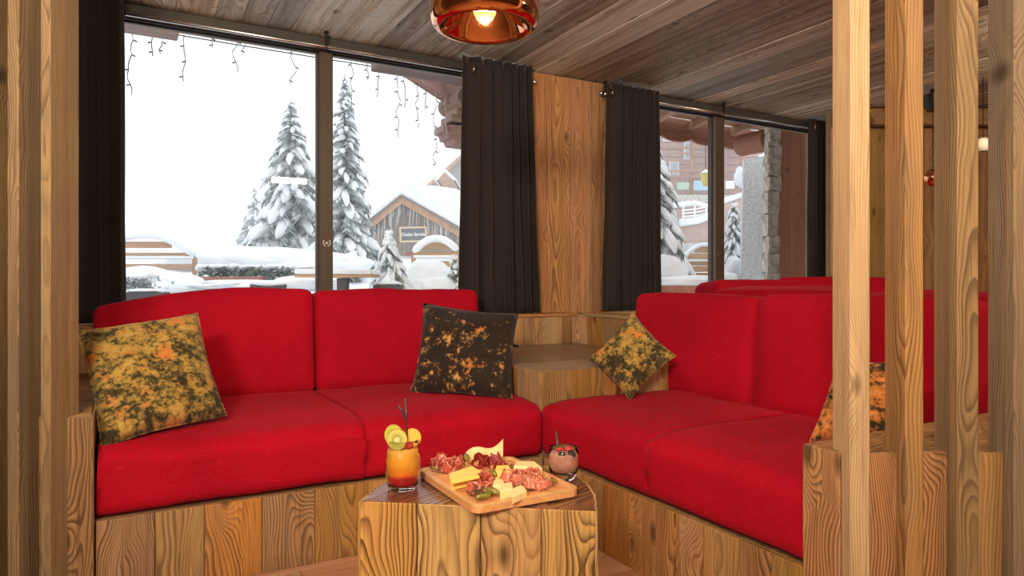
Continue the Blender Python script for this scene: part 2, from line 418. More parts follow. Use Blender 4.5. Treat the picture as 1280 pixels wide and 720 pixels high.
# far diagonal wall on the right, clad with boards
wr = empty('wall_right', (0, 0, 0), kind='structure')
a = W(2.60, 5.55); b = W(5.2, 5.55)
nr = (-SH, -CH)
mid_ = ((a[0] + b[0]) / 2 + SH * 0.06, (a[1] + b[1]) / 2 + CH * 0.06)
box('backing', (sqrt((b[0] - a[0]) ** 2 + (b[1] - a[1]) ** 2), 0.05, ZC), (mid_[0], mid_[1], ZC / 2), PLASTER, wr, (0, 0, -HEAD), ch=0)
plank_run('plank', wr, a, b, 0, ZC - 0.01, (0.13, 0.2), WZ, nr, 0.022, 7, 0.006)
tr = empty('trim_1', (0, 0, 0), kind='structure')
put('beam', box_me(2.6, 0.10, 0.13, 0.006), WX, tr, (*W(3.9, 5.46), ZC - 0.075), (0, 0, -HEAD))
box('wall_side', (0.1, 6.0, ZC + 0.1), (8.3, -0.6, ZC / 2), PLASTER, kind='structure', ch=0)
# window wall: below the sills, the pier between the windows, the left and right ends
wb = empty('wall_back', (0, 0, 0), kind='structure')
box('sill_wall', (7.2, 0.16, 0.79), (2.4, 3.97, 0.395), PLASTER, wb, ch=0)
box('pier_core', (0.66, 0.14, ZC), (2.59, 3.95, ZC / 2), PLASTER, wb, ch=0)
plank_run('plank', wb, (2.235, YW), (2.955, YW), 0.80, ZC - 0.012, (0.14, 0.19), wood('wood_pier', 'z', (0.52, 0.27, 0.08), (0.38, 0.175, 0.045), (0.14, 0.055, 0.014), period=0.013, contrast=0.75, streak=0.35, knots=0.12, var=0.2, wob=0.1, rough=0.5), (0, -1), 0.02, 5, 0.0015)
box('end_wall', (5.3, 0.2, ZC), (-3.08, 3.95, ZC / 2), PLASTER, wb, ch=0)
box('end_wall', (0.6, 0.2, ZC), (5.55, 3.95, ZC / 2), PLASTER, wb, ch=0)
box('lintel', (7.2, 0.2, 0.3), (2.4, 4.06, ZC + 0.12), PLASTER, wb, ch=0)

def window(name, x0, x1, mx0, mx1, handle=None):
    w = empty(name, (x0, 3.95, 0.8), kind='structure'); Z0, Z1 = 0.80, 2.40
    def bx(n, xa, xb, ya, yb, za, zb, m=FRAME, ch=0.004):
        return put(n, box_me(xb - xa, yb - ya, zb - za, ch), m, w, ((xa + xb) / 2 - x0, (ya + yb) / 2 - 3.95, (za + zb) / 2 - 0.8))
    bx('header', x0, x1, 3.90, 3.98, 2.325, 2.405)
    bx('sill', x0, x1, 3.88, 3.98, 0.80, 0.85)
    bx('jamb', x0, x0 + 0.05, 3.91, 3.98, 0.85, 2.325); bx('jamb', x1 - 0.05, x1, 3.91, 3.98, 0.85, 2.325)
    bx('mullion', mx0, mx1, 3.90, 3.98, 0.85, 2.325, MULL)
    bx('gasket', mx0 - 0.012, mx0, 3.93, 3.96, 0.85, 2.325, FRAME, 0.001)
    bx('gasket', mx1, mx1 + 0.008, 3.93, 3.96, 0.85, 2.325, FRAME, 0.001)
    bx('glazing_bead', x0 + 0.05, x1 - 0.05, 3.925, 3.94, 2.315, 2.327, BLACKM, 0.001)
    for a_, b_ in ((x0 + 0.05, mx0 - 0.012), (mx1 + 0.008, x1 - 0.05)):
        put('pane', mesh([(0, 0, 0), (b_ - a_, 0, 0), (b_ - a_, 0, 1.475), (0, 0, 1.475)], [(0, 1, 2, 3)]), GLASS, w, (a_ - x0, -0.005, 0.05))
    return w
w1 = window('window_1', -0.42, 2.26, 0.915, 0.99)
w2 = window('window_2', 2.93, 5.25, 3.985, 4.09)
# small white emblem printed on the first mullion, brass catch on the second
def text_me(body, size, ext=0.0, align='CENTER', space=1.0):
    c = D.curves.new('txt', 'FONT'); c.body = body; c.size = size; c.extrude = ext; c.align_x = align; c.align_y = 'CENTER'
    c.space_character = space; c.offset = size * 0.02
    o = D.objects.new('txt', c); COL.objects.link(o)
    me = D.meshes.new_from_object(o.evaluated_get(bpy.context.evaluated_depsgraph_get()))
    D.objects.remove(o); return me
em = put('emblem', text_me('m', 0.022), WHITE, w1, (0.955 + 0.42, -0.0515, 0.435), (pi / 2, 0, 0)); em['label'] = 'small white emblem between two curved laurels'
for sgn in (-1, 1):
    pts = [(sgn * 0.02 * cos(t), 0, 0.02 * sin(t)) for t in [radians(-75 + k * 15) for k in range(9)]]
    put('laurel', tube_me(pts, 0.0022, 5), WHITE, w1, (0.955 + 0.42, -0.0515, 0.435))
bm = bmesh.new(); add_box(bm, (0.028, 0.012, 0.018), (0, 0, 0)); tube_verts(bm, [(0, -0.004, 0), (0, -0.03, 0)], 0.006, 8)
put('catch', bm_mesh(bm), BRASS, w2, (4.037 - 2.93, -0.057, 0.43))

# ledge in front of the windows and behind the right-hand seats
ld = empty('window_ledge', (1.1, 3.8, 0), 'long wooden ledge clad in upright boards under the large left window', 'ledge')
def rel(parent, x, y, z=0): return (x - parent.location.x, y - parent.location.y, z - parent.location.z)
def ledge_top(p, x0, x1, y0, y1, z, mat, seg, axis='x', name='board', th=0.02):
    if axis == 'x':
        n = max(1, round((x1 - x0) / seg))
        for k in range(n):
            L = (x1 - x0) / n
            put(name, box_me(L - 0.002, y1 - y0, th, 0.003), mat, p, rel(p, x0 + L * (k + .5), (y0 + y1) / 2, z - th / 2))
    else:
        n = max(1, round((y1 - y0) / seg))
        for k in range(n):
            L = (y1 - y0) / n
            put(name, box_me(x1 - x0, L - 0.002, th, 0.003), mat, p, rel(p, (x0 + x1) / 2, y0 + L * (k + .5), z - th / 2))
def run_on(p, a, b, z0, z1, ws, mat, nrm, seed, jit=0.0015, name='plank', th=0.018):
    q = p.location; plank_run(name, p, (a[0] - q.x, a[1] - q.y), (b[0] - q.x, b[1] - q.y), z0, z1, ws, mat, nrm, th, seed, jit)
ledge_top(ld, -1.0, 2.55, 3.69, 3.93, 0.81, WX, 1.2)
run_on(ld, (-1.0, 3.692), (2.49, 3.692), 0.0, 0.788, (0.10, 0.15), WZ, (0, -1), 21)
ld2 = empty('seat_back_ledge', (2.68, 2.3, 0), 'wooden ledge clad in upright boards behind the right red sofa', 'ledge')
run_on(ld2, (2.56, 3.62), (2.56, 0.6), 0.0, 0.788, (0.11, 0.17), WZ, (-1, 0), 22)
ledge_top(ld2, 2.555, 2.80, 0.6, 3.66, 0.81, WY, 1.1, 'y')
# little splayed board in the inner corner of the two ledges
cb = put('corner_board', box_me(0.105, 0.02, 0.785, 0.002), WZ, ld2, rel(ld2, 2.53, 3.655, 0.3945), (0, 0, radians(-42)))
ld3 = empty('far_window_ledge', (4.1, 3.8, 0), 'wooden window ledge under the far right window behind the red sofa tops', 'ledge')
ledge_top(ld3, 2.80, 5.2, 3.69, 3.93, 0.81, WX, 1.2)
run_on(ld3, (2.80, 3.692), (4.9, 3.692), 0.0, 0.788, (0.12, 0.16), WZ, (0, -1), 23)

# corner table block between the two sofas
ct = empty('corner_table', (2.0, 3.1, 0), 'boxy wooden corner table between the two red sofas, top of grey-brown boards', 'table')
run_on(ct, (1.522, 3.66), (1.522, 2.50), 0.0, 0.62, (0.12, 0.18), WZ, (-1, 0), 31, 0.0003, th=0.008)
run_on(ct, (1.524, 2.502), (2.50, 2.502), 0.0, 0.62, (0.13, 0.19), WZ, (0, -1), 33, 0.0003, th=0.008)
yy = 2.511
for k, wdt in enumerate((0.30, 0.28, 0.29, 0.28)):
    put('board', box_me(0.96, wdt - 0.0015, 0.02, 0.001), WSHELF, ct, rel(ct, 1.532 + 0.48, yy + wdt / 2, 0.6095)); yy += wdt
# slim dark tray lying at the back of the corner table
tyb = box_me(0.34, 0.05, 0.012, 0.003)
put('strip', tyb, BLACKM, None, (1.86, 3.60, 0.6265)); o = COL.objects[-1]; o.name = 'power_strip'
tag(o, 'flat black strip lying at the back of the corner table', 'strip')

# sofa bases
sb = empty('sofa_base', (0.7, 3.0, 0), 'wooden bench base of upright boards under the left red sofa', 'bench base')
run_on(sb, (-0.108, 2.47), (1.522, 2.47), 0.0, 0.262, (0.13, 0.22), WZ, (0, -1), 41)
put('deck', box_me(1.68, 1.16, 0.02, 0.002), WX, sb, rel(sb, 0.68, 3.08, 0.25))
sb2 = empty('sofa_base', (2.0, 1.8, 0), 'wooden bench base of upright boards under the right red sofa', 'bench base')
run_on(sb2, (1.522, 2.468), (1.522, 1.165), 0.0, 0.262, (0.10, 0.17), WZ, (-1, 0), 42)
put('deck', box_me(0.98, 1.28, 0.02, 0.002), WX, sb2, rel(sb2, 2.04, 1.83, 0.25))

# ------------------------------------------------------------------ cushions
def soft_box(sx, sy, sz, r, crown=(0, 0, 0), n=(22, 14, 10), seed=0, wr=0.003, flat='', seat=False):
    """padded block: rounded edges, bulging faces, slight wrinkles; centred"""
    bm = bmesh.new(); hx, hy, hz = sx / 2, sy / 2, sz / 2; vid = {}
    nx, ny, nz = n
    def P(i, j, k):
        key = (i, j, k)
        if key in vid: return vid[key]
        def e(t): return sin(t * pi / 2) * 0.35 + t * 0.65      # denser near edges
        u, v, w = e(2 * i / nx - 1), e(2 * j / ny - 1), e(2 * k / nz - 1)
        p = Vector((u * hx, v * hy, w * hz))
        c = Vector((max(-hx + r, min(hx - r, p.x)), max(-hy + r, min(hy - r, p.y)), max(-hz + r, min(hz - r, p.z))))
        dlt = p - c
        for m_, key_ in ((0, 'x'), (1, 'y')):
            if (key_ + '-' in flat and p[m_] < 0) or (key_ + '+' in flat and p[m_] > 0):
                c[m_] = p[m_]; dlt[m_] = 0
        if dlt.length > 1e-6: p = c + dlt.normalized() * r
        bu, bv, bw = 1 - u ** 4, 1 - v ** 4, 1 - w ** 4
        p.x += math.copysign(crown[0], u) * bv * bw * abs(u) ** 3
        p.y += math.copysign(crown[1], v) * bu * bw * abs(v) ** 3
        if 'x-' in flat and u < 0: bu = 1 - 0.1 * u ** 8
        if 'x+' in flat and u > 0: bu = 1 - 0.1 * u ** 8
        if 'y-' in flat and v < 0: bv = 1 - 0.1 * v ** 8
        if 'y+' in flat and v > 0: bv = 1 - 0.1 * v ** 8
        if w > 0 or not seat: p.z += math.copysign(crown[2], w) * bu * bv * abs(w) ** 3
        q = p * 5 + Vector((seed, seed * 1.3, 0))
        p += Vector((0.6, 0.6, 1)) * noise.noise(q) * wr * 2 + Vector((0, 0.3, 1)) * noise.noise(Vector((q.x * 4, q.y * 1.2, q.z * 1.2))) * wr
        vid[key] = bm.verts.new(p); return vid[key]
    def quad(a, b, c, d):
        s_ = []
        for v in (a, b, c, d):
            if v not in s_: s_.append(v)
        if len(s_) >= 3: bm.faces.new(s_)
    for i in range(nx):
        for j in range(ny):
            for k in (0, nz): quad(P(i, j, k), P(i + 1, j, k), P(i + 1, j + 1, k), P(i, j + 1, k))
    for i in range(nx):
        for k in range(nz):
            for j in (0, ny): quad(P(i, j, k), P(i + 1, j, k), P(i + 1, j, k + 1), P(i, j, k + 1))
    for j in range(ny):
        for k in range(nz):
            for i in (0, nx): quad(P(i, j, k), P(i, j + 1, k), P(i, j + 1, k + 1), P(i, j, k + 1))
    return bm_mesh(bm)
def cushion(name, x0, x1, y0, y1, z0, z1, label, group, r=0.05, crown=(0.0, 0.0, 0.02), seed=0, tilt=(0, 0, 0), wr=0.003, rot=0, n=(26, 18, 12), flat=''):
    me = soft_box(x1 - x0, y1 - y0, z1 - z0, r, crown, seed=seed, wr=wr, n=n, flat=flat, seat=name == 'seat_cushion')
    o = put(name, me, RED, None, ((x0 + x1) / 2, (y0 + y1) / 2, (z0 + z1) / 2), tilt, smooth=True)
    if rot: o.rotation_euler = (tilt[0], tilt[1], rot)
    return tag(o, label, 'cushion', group)
G1, G2 = 'red seat cushions', 'red back cushions'
cushion('seat_cushion', -0.105, 0.752, 2.475, 3.42, 0.265, 0.475, 'thick red seat cushion at the left end of the left sofa', G1, 0.045, (0, 0.008, 0.02), 1, flat='x-x+')
cushion('seat_cushion', 0.752, 1.518, 2.475, 3.42, 0.265, 0.475, 'thick red seat cushion of the left sofa beside the corner table', G1, 0.045, (0.0, 0.008, 0.022), 2, flat='x-x+')
cushion('seat_cushion', 1.524, 2.42, 1.80, 2.495, 0.265, 0.475, 'thick red seat cushion of the right sofa in front of the corner table', G1, 0.045, (0.008, 0, 0.022), 3, flat='y-y+')
cushion('seat_cushion', 1.524, 2.42, 1.168, 1.80, 0.265, 0.475, 'thick red seat cushion of the right sofa beside the right armrest', G1, 0.045, (0.008, 0, 0.022), 4, flat='y-y+')
TB = radians(-6)
cushion('back_cushion', -0.16, 0.778, 3.40, 3.66, 0.45, 0.965, 'red back cushion at the left end of the left sofa under the window', G2, 0.038, (0, 0.02, 0.012), 5, (TB, 0, 0))
for v in COL.objects[-1].data.vertices:
    if v.co.z > -0.1: v.co.z -= 0.075 * max(0.0, -(v.co.x - 0.12) / 0.59) ** 1.5 * (v.co.z + 0.1) / 0.36
cushion('back_cushion', 0.782, 1.69, 3.40, 3.66, 0.45, 0.957, 'red back cushion of the left sofa beside the dark curtain', G2, 0.038, (0, 0.02, 0.012), 6, (TB, 0, 0))
TX = radians(6)
cushion('back_cushion', 2.28, 2.53, 2.022, 2.83, 0.45, 0.938, 'red back cushion of the right sofa nearest the corner table', G2, 0.038, (0.02, 0, 0.012), 7, (0, TX, 0))
cushion('back_cushion', 2.28, 2.53, 1.19, 2.018, 0.45, 0.945, 'red back cushion of the right sofa partly hidden by the slatted posts', G2, 0.038, (0.02, 0, 0.012), 8, (0, TX, 0))
G3 = 'red back cushions of the neighbouring booth'
cushion('back_cushion', 2.84, 3.08, 1.98, 2.80, 0.5, 0.972, 'red back cushion of the next booth showing just above the right sofa', G3, 0.04, (0.02, 0, 0.012), 9, (0, -TX, 0))
cushion('back_cushion', 2.84, 3.08, 1.15, 1.97, 0.5, 0.955, 'red back cushion of the next booth seen only between the slatted posts', G3, 0.04, (0.02, 0, 0.012), 10, (0, -TX, 0))
cushion('back_cushion', 3.50, 4.42, 3.36, 3.64, 0.5, 1.015, 'red back cushion below the far window in front of its middle frame', G3, 0.065, (0, 0.02, 0.012), 11, (TB, 0, 0))
c_ = W(2.58, 5.28)
cushion('back_cushion', c_[0] - .55, c_[0] + .55, c_[1] - .12, c_[1] + .12, 0.5, 1.04, 'red back cushion at the foot of the far curtain, highest of the row', G3, 0.065, (0, 0.02, 0.012), 12, (TB, 0, 0), rot=-HEAD)
sb3 = empty('sofa_base', (3.6, 2.6, 0), 'wooden bench base of the neighbouring booth hidden behind the right sofa', 'bench base')
put('deck', box_me(0.9, 2.3, 0.44, 0.003), WY, sb3, rel(sb3, 3.27, 2.3, 0.22))
put('deck', box_me(0.9, 0.5, 0.44, 0.003), WX, sb3, rel(sb3, 4.18, 3.40, 0.22))

# ------------------------------------------------------------------ armrests and slatted screens
def armrest(label, end, front, poly, seed, ztop=0.59):
    cx = sum(p[0] for p in poly) / len(poly); cy = sum(p[1] for p in poly) / len(poly)
    e = empty('armrest', (cx, cy, 0), label, 'armrest')
    # top boards follow the long side
    ys = sorted(p[1] for p in poly); y = ys[0]; rnd = random.Random(seed); k = 0
    while y < ys[-1] - 0.005:
        w_ = 0.11 if ys[-1] - y > 0.16 else ys[-1] - y
        pc = clip(clip(poly, 0, -1, -y), 0, 1, y + w_ - 0.0012)
        if len(pc) >= 3:
            mx = sum(p[0] for p in pc) / len(pc); my = sum(p[1] for p in pc) / len(pc)
            me = prism_me(pc, -0.01, 0.01, 0.0, (mx, my))
            put('board', me, WX, e, rel(e, mx, my, ztop - 0.01))
        y += w_
    return e
FD = 1.652       # right-hand front, ahead of the photographer
def fr(r, d=FD): return W(r, d)
ar = armrest('low wooden armrest wall at the near end of the right sofa, posts let into it', None, None,
             [(1.504, 1.062), fr(1.45, FD + 0.009), (2.52, W(1.45, FD + 0.009)[1]), (2.52, 1.158), (1.504, 1.158)], 1)
run_on(ar, (1.497, 1.165), (1.497, 1.058), 0, 0.589, (0.10, 0.12), WZ, (-1, 0), 51, 0, th=0.006)
pf0, pf1 = fr(0.803, FD), fr(1.45, FD)
q = ar.location
plank_run('plank', ar, (pf0[0] - q.x, pf0[1] - q.y), (pf1[0] - q.x, pf1[1] - q.y), 0, 0.589, (0.115, 0.14), WZ, (-SH, -CH), 0.008, 52, 0.0006)
run_on(ar, (2.52, 1.166), (1.505, 1.166), 0, 0.589, (0.12, 0.16), WZ, (0, 1), 53, 0.0005, th=0.007)
# left
LD = 2.08
L0, L1 = W(-1.283, LD), W(-1.95, LD + 0.07)
al = armrest('low wooden armrest wall at the left end of the left sofa', None, None,
             [W(-1.95, LD + 0.08), W(-1.290, LD + 0.009), (-0.122, 2.56), (-0.145, 3.688), (-0.60, 3.688)], 2)
q = al.location
dv = Vector((L1[0] - L0[0], L1[1] - L0[1])).normalized()
s_ = 0; rnd = random.Random(9)
for k, wd in enumerate((0.094, 0.10, 0.11, 0.10, 0.11, 0.10)):
    c = Vector(L0) + dv * (s_ + wd / 2) + Vector((SH, CH)) * 0.004
    put('plank', box_me(wd - 0.001, 0.008, 0.589, 0.001), WZ, al, (c.x - q.x, c.y - q.y, 0.2945), (0, 0, math.atan2(dv.y, dv.x))); s_ += wd
run_on(al, (-0.110, 2.475), (-0.135, 3.688), 0, 0.589, (0.12, 0.18), WZ, (1, 0), 55, 0.0005, th=0.007)
# the posts
def post(r, d, w, dep, label, seed, group='slatted screen posts', rz=0.0, name='wooden_post', mat=None):
    """r: near left corner of the front face"""
    x, y = W(r + w / 2, d + dep / 2)
    e = put(name, box_me(w, dep, ZC - 0.012, 0.003), mat or WPOST, None, (x, y, (ZC - 0.012) / 2 + 0.0), (0, 0, -HEAD + rz))
    return tag(e, label, 'post', group)
PD = 1.612
def px_r(px, d): return (px - 640) / FPX * d
for i, (xc, xr, lab, dp) in enumerate((
        (1063, 1088, 'wooden post with painted lamplight in its honey tone, nearest the right sofa, first of the right screen', 0.092),
        (1132, 1155, 'wooden post second from the right sofa in the right screen', 0.092),
        (1197, 1224, 'wooden post third from the right sofa, with a flame-like grain', 0.092),
        (1268, 1296, 'wooden post with painted shade in its grey tone, at the right edge of the photo', 0.092))):
    post(px_r(xc, PD), PD, (xr - xc) / FPX * PD, dp, lab, i, mat=(WPOST_LIT, WPOST, WPOST, WPOST_SHADE)[i])
LP = 2.01
post(px_r(50, LP), LP, 0.030, 0.135, 'brown wooden post of the left screen beside the dark curtain', 5)
post(px_r(8.5, LP + .0), LP, 0.034, 0.135, 'wooden post of the left screen with bold wavy grain', 6)
post(px_r(-34, LP + .0), LP, 0.034, 0.135, 'dark wooden post cut by the left edge of the photo', 7)

# ------------------------------------------------------------------ low table
tb = empty('low_table', (*W(-0.08, 1.72), 0), 'low wooden block table with rounded back and dark glossy top', 'table')
A_ = Vector((-0.3545, 1.5625)); B_ = Vector((0.189, 1.492)); M_ = (A_ + B_) / 2; hw = (B_ - A_).length / 2
tx = (B_ - A_).normalized(); ty = Vector((-tx.y, tx.x)); dep = 0.385
def dshape(sc=1.0, n=28):
    pts = [M_ - tx * hw * sc, M_ + tx * hw * sc]
    for k in range(1, n):
        t = pi * k / n; c_, s2 = cos(t), sin(t)
        pts.append(M_ + tx * math.copysign(abs(c_) ** (2 / 2.5), c_) * hw * sc + ty * (s2 ** (2 / 2.5)) * dep * sc)
    return [W(p.x, p.y) for p in pts]
outline = dshape()
M0, hw0, dep0 = M_, hw, dep; M_, hw, dep = M0 + ty * 0.007, hw0 - 0.0075, dep0 - 0.014
top_outline = dshape(); M_, hw, dep = M0, hw0, dep0
q = tb.location
bd = radians(64.6)                       # boards' heading from +Y
gx, gy = sin(bd), cos(bd); nx_, ny_ = -gy, gx
vals = [nx_ * p[0] + ny_ * p[1] for p in top_outline]; v = min(vals); rnd = random.Random(4)
while v < max(vals) - 1e-4:
    wd = 0.125 if max(vals) - v > 0.19 else max(vals) - v
    pc = clip(clip(top_outline, -nx_, -ny_, -v), nx_, ny_, v + wd - 0.0012)
    if len(pc) >= 3:
        mx = sum(p[0] for p in pc) / len(pc); my = sum(p[1] for p in pc) / len(pc)
        c2, s2 = cos(-(pi / 2 - bd)), sin(-(pi / 2 - bd))
        loc = [((p[0] - mx) * c2 - (p[1] - my) * s2, (p[0] - mx) * s2 + (p[1] - my) * c2) for p in pc]
        put('board', prism_me(loc, -0.011, 0.011, 0.0), WTOP, tb, rel(tb, mx, my, 0.489), (0, 0, pi / 2 - bd))
    v += wd
f0, f1 = outline[0], outline[1]
WTAB = wood('wood_table_front', 'z', (0.60, 0.37, 0.14), (0.45, 0.26, 0.09), (0.105, 0.048, 0.016), period=0.0085, contrast=0.95, knots=0.2, var=0.12, wob=0.16, bump=0.6)
plank_run('plank', tb, (f0[0] - q.x, f0[1] - q.y), (f1[0] - q.x, f1[1] - q.y), 0.0, 0.5, (0.13, 0.15), WTAB, (-SH, -CH), 0.006, 61, 0.0003)
inner = outline[1:] + [outline[0]]
i = 0
while i < len(inner) - 1:
    j = min(i + 2, len(inner) - 1); a, b = Vector(inner[i]), Vector(inner[j])
    if (b - a).length > 0.012:
        t = (b - a).normalized(); nrm_ = Vector((t.y, -t.x)); c = (a + b) / 2 - nrm_ * 0.0035
        put('stave', box_me((b - a).length - 0.0005, 0.006, 0.5, 0.0005), WTAB, tb, (c.x - q.x, c.y - q.y, 0.25), (0, 0, math.atan2(t.y, t.x)))
    i = j

# ------------------------------------------------------------------ curtains and rods
def curtain(x0, x1, z0, z1, folds, label, seed, bx0=None, bx1=None, amp=0.035, Y=3.775, rings=(), warp=1.0):
    rnd = random.Random(seed); bx0 = x0 if bx0 is None else bx0; bx1 = x1 if bx1 is None else bx1
    nu, nv = folds * 12, 26; vs = []; fs = []
    phs = [rnd.uniform(-0.5, 0.5) for _ in range(folds + 2)]; ams = [rnd.uniform(0.35, 1.25) for _ in range(folds + 2)]
    for j in range(nv + 1):
        v = j / nv; xa, xb = x0 + (bx0 - x0) * (1 - v) ** 1.3, x1 + (bx1 - x1) * (1 - v) ** 1.3
        for i in range(nu + 1):
            u = i / nu; k = folds * u ** warp; ki = int(min(k, folds - 1)); am = ams[ki] * (1 - (k - ki)) + ams[ki + 1] * (k - ki)
            ph = phs[ki] * (1 - (k - ki)) + phs[ki + 1] * (k - ki)
            y = am * amp * (0.75 + 0.25 * (1 - v)) * sin(2 * pi * k + ph * (1 - v) * 1.6) + 0.006 * noise.noise(Vector((k, v * 2, seed)))
            x = xa + (xb - xa) * u + 0.010 * sin(4 * pi * k + ph) + 0.008 * noise.noise(Vector((k * .7, v * 3, seed + 3.0)))
            vs.append((x - (x0 + x1) / 2, y, z0 + (z1 - z0) * v - z0))
    for j in range(nv):
        for i in range(nu):
            a = j * (nu + 1) + i; fs.append((a, a + 1, a + nu + 2, a + nu + 1))
    o = put('curtain', mesh(vs, fs), CURT, None, ((x0 + x1) / 2, Y, z0), smooth=True)
    md = o.modifiers.new('thickness', 'SOLIDIFY'); md.thickness = 0.004
    tag(o, label, 'curtain', 'charcoal velvet curtains')
    for rx in rings:
        put('eyelet', torus_me(0.026, 0.006, 20, 6), BRASS, o, (rx - (x0 + x1) / 2, -0.005, 2.318 - z0), (radians(90), 0, radians(68)), smooth=True)
    return o
curtain(-0.46, -0.045, 0.815, 2.395, 5, 'charcoal curtain at the left edge of the left window beside the left posts', 1, -0.46, -0.035, 0.03)
curtain(1.745, 2.235, 0.815, 2.40, 7, 'charcoal curtain between the large window and the wooden pier', 2, 1.72, 2.285, 0.035, rings=(1.82,), warp=1.5)
curtain(2.835, 3.30, 0.815, 2.385, 7, 'charcoal curtain between the wooden pier and the far window', 3, 2.80, 3.31, 0.035, rings=(2.875,), warp=1.6)
curtain(4.93, 5.36, 0.815, 2.385, 5, 'charcoal curtain at the right end of the far window', 4, amp=0.03, rings=(4.985,))
def rod(x0, x1, label, ends, brs):
    e = empty('curtain_rod', ((x0 + x1) / 2, 3.822, 2.322), label, 'curtain rod')
    put('rod', tube_me([(x0 - e.location.x, 0, 0), (x1 - e.location.x, 0, 0)], 0.011, 12), CHROME, e, smooth=True)
    for bxx in brs:
        bm = bmesh.new(); add_box(bm, (0.022, 0.03, 0.006), (0, 0, ZC - 2.322 - 0.006)); add_box(bm, (0.014, 0.01, 0.088), (0, 0.0, 0.042))
        bmesh.ops.translate(bm, vec=(0, 0, 0), verts=bm.verts)
        put('bracket', bm_mesh(bm), BLACKM, e, (bxx - e.location.x, 0, -0.001))
        put('bracket_ring', torus_me(0.014, 0.004, 14, 6), BLACKM, e, (bxx - e.location.x, 0, 0), (0, pi / 2, 0), smooth=True)
    for ex, sg in ends:
        put('finial', lathe_me([(0, 0), (0.017, 0), (0.017, 0.02), (0.012, 0.028), (0, 0.028)], 16), CHROME, e, (ex - e.location.x, 0, 0), (0, sg * pi / 2, 0))
rod(-0.5, 2.27, 'long steel curtain rod across the top of the large left window', ((-0.5, -1), (2.27, 1)), (0.932, 2.2, -0.05))
rod(2.84, 5.32, 'steel curtain rod above the far right window', ((2.84, -1), (5.32, 1)), (2.862, 3.996))

# ------------------------------------------------------------------ pillows
def pillow(c4, puff, mat, label, seed=0, n=22, ear=0.10):
    """c4: bottom-left, bottom-right, top-right, top-left corners in space"""
    c4 = [Vector(c) for c in c4]; cen = sum(c4, Vector()) / 4
    ux = ((c4[1] + c4[2]) - (c4[0] + c4[3])).normalized(); vy = ((c4[3] + c4[2]) - (c4[0] + c4[1])); nz = ux.cross(vy).normalized(); vy = nz.cross(ux)
    M = Matrix((ux, vy, nz)).transposed()
    loc = [M.transposed() @ (c - cen) for c in c4]
    vs = []; idx = {}; fs = []
    for side in (1, -1):
        for i in range(n + 1):
            for j in range(n + 1):
                edge = i in (0, n) or j in (0, n)
                if side == -1 and edge: idx[(side, i, j)] = idx[(1, i, j)]; continue
                u, v = i / n, j / n; a, b = 2 * u - 1, 2 * v - 1
                # edges draw in between the corners
                pa = 1 - ear * (1 - b * b) * 1.0 * abs(a) ** 1.5; pb = 1 - ear * (1 - a * a) * abs(b) ** 1.5
                uu, vv = (a * pa + 1) / 2, (b * pb + 1) / 2
                p = loc[0] * (1 - uu) * (1 - vv) + loc[1] * uu * (1 - vv) + loc[2] * uu * vv + loc[3] * (1 - uu) * vv
                h = puff * ((1 - a ** 2) * (1 - b ** 2)) ** 0.42 if not edge else 0
                wv = noise.noise(Vector((a * 2.2 + seed, b * 2.2, side * 3.0))) * 0.16 + 0.05 * noise.noise(Vector((a * 6 + seed, b * 6, side)))
                p = p + Vector((0, 0, side * h * (1 + wv)))
                p.z += 0.010 * noise.noise(Vector((a * 1.5, b * 1.5, seed + 9.0)))
                idx[(side, i, j)] = len(vs); vs.append(p)
        for i in range(n):
            for j in range(n):
                q = [idx[(side, i, j)], idx[(side, i + 1, j)], idx[(side, i + 1, j + 1)], idx[(side, i, j + 1)]]
                if side == -1: q.reverse()
                fs.append(q)
    o = put('throw_pillow', mesh(vs, fs), mat, None, cen, M.to_euler(), smooth=True)
    tag(o, label, 'pillow', 'autumn print pillows')
    # piped seam round the edge
    ring = [vs[idx[(1, i, 0)]] for i in range(n + 1)] + [vs[idx[(1, n, j)]] for j in range(1, n + 1)] + \
           [vs[idx[(1, i, n)]] for i in range(n - 1, -1, -1)] + [vs[idx[(1, 0, j)]] for j in range(n - 1, -1, -1)]
    put('seam', tube_me(ring, 0.0022, 5), mat, o, smooth=True)
    return o
pillow([at(127, 560, 2.16), at(283, 520, 2.50), at(247, 391, 2.66), at(96, 413, 2.40)], 0.075, PR1,
       'autumn forest print pillow with golden treetops at the left end of the sofa', 1, ear=0.05)
pillow([at(513, 491, 3.16), at(640, 499, 2.99), at(648, 392, 3.22), at(530, 379, 3.40)], 0.075, PR2,
       'dark brown pillow with orange leaf flecks leaning beside the corner table', 2, ear=0.06)
pillow([at(787, 500, 2.97), at(845, 445, 2.98), at(791, 390, 3.18), at(735, 449, 3.10)], 0.055, PR3,
       'small ochre print pillow standing on one corner against the right sofa back', 3, ear=0.10)
pillow([at(1012, 552, 2.17), at(1128, 562, 2.02), at(1136, 452, 2.12), at(1048, 450, 2.28)], 0.07, PR4,
       'orange print pillow half hidden behind the slatted posts', 4, ear=0.08)

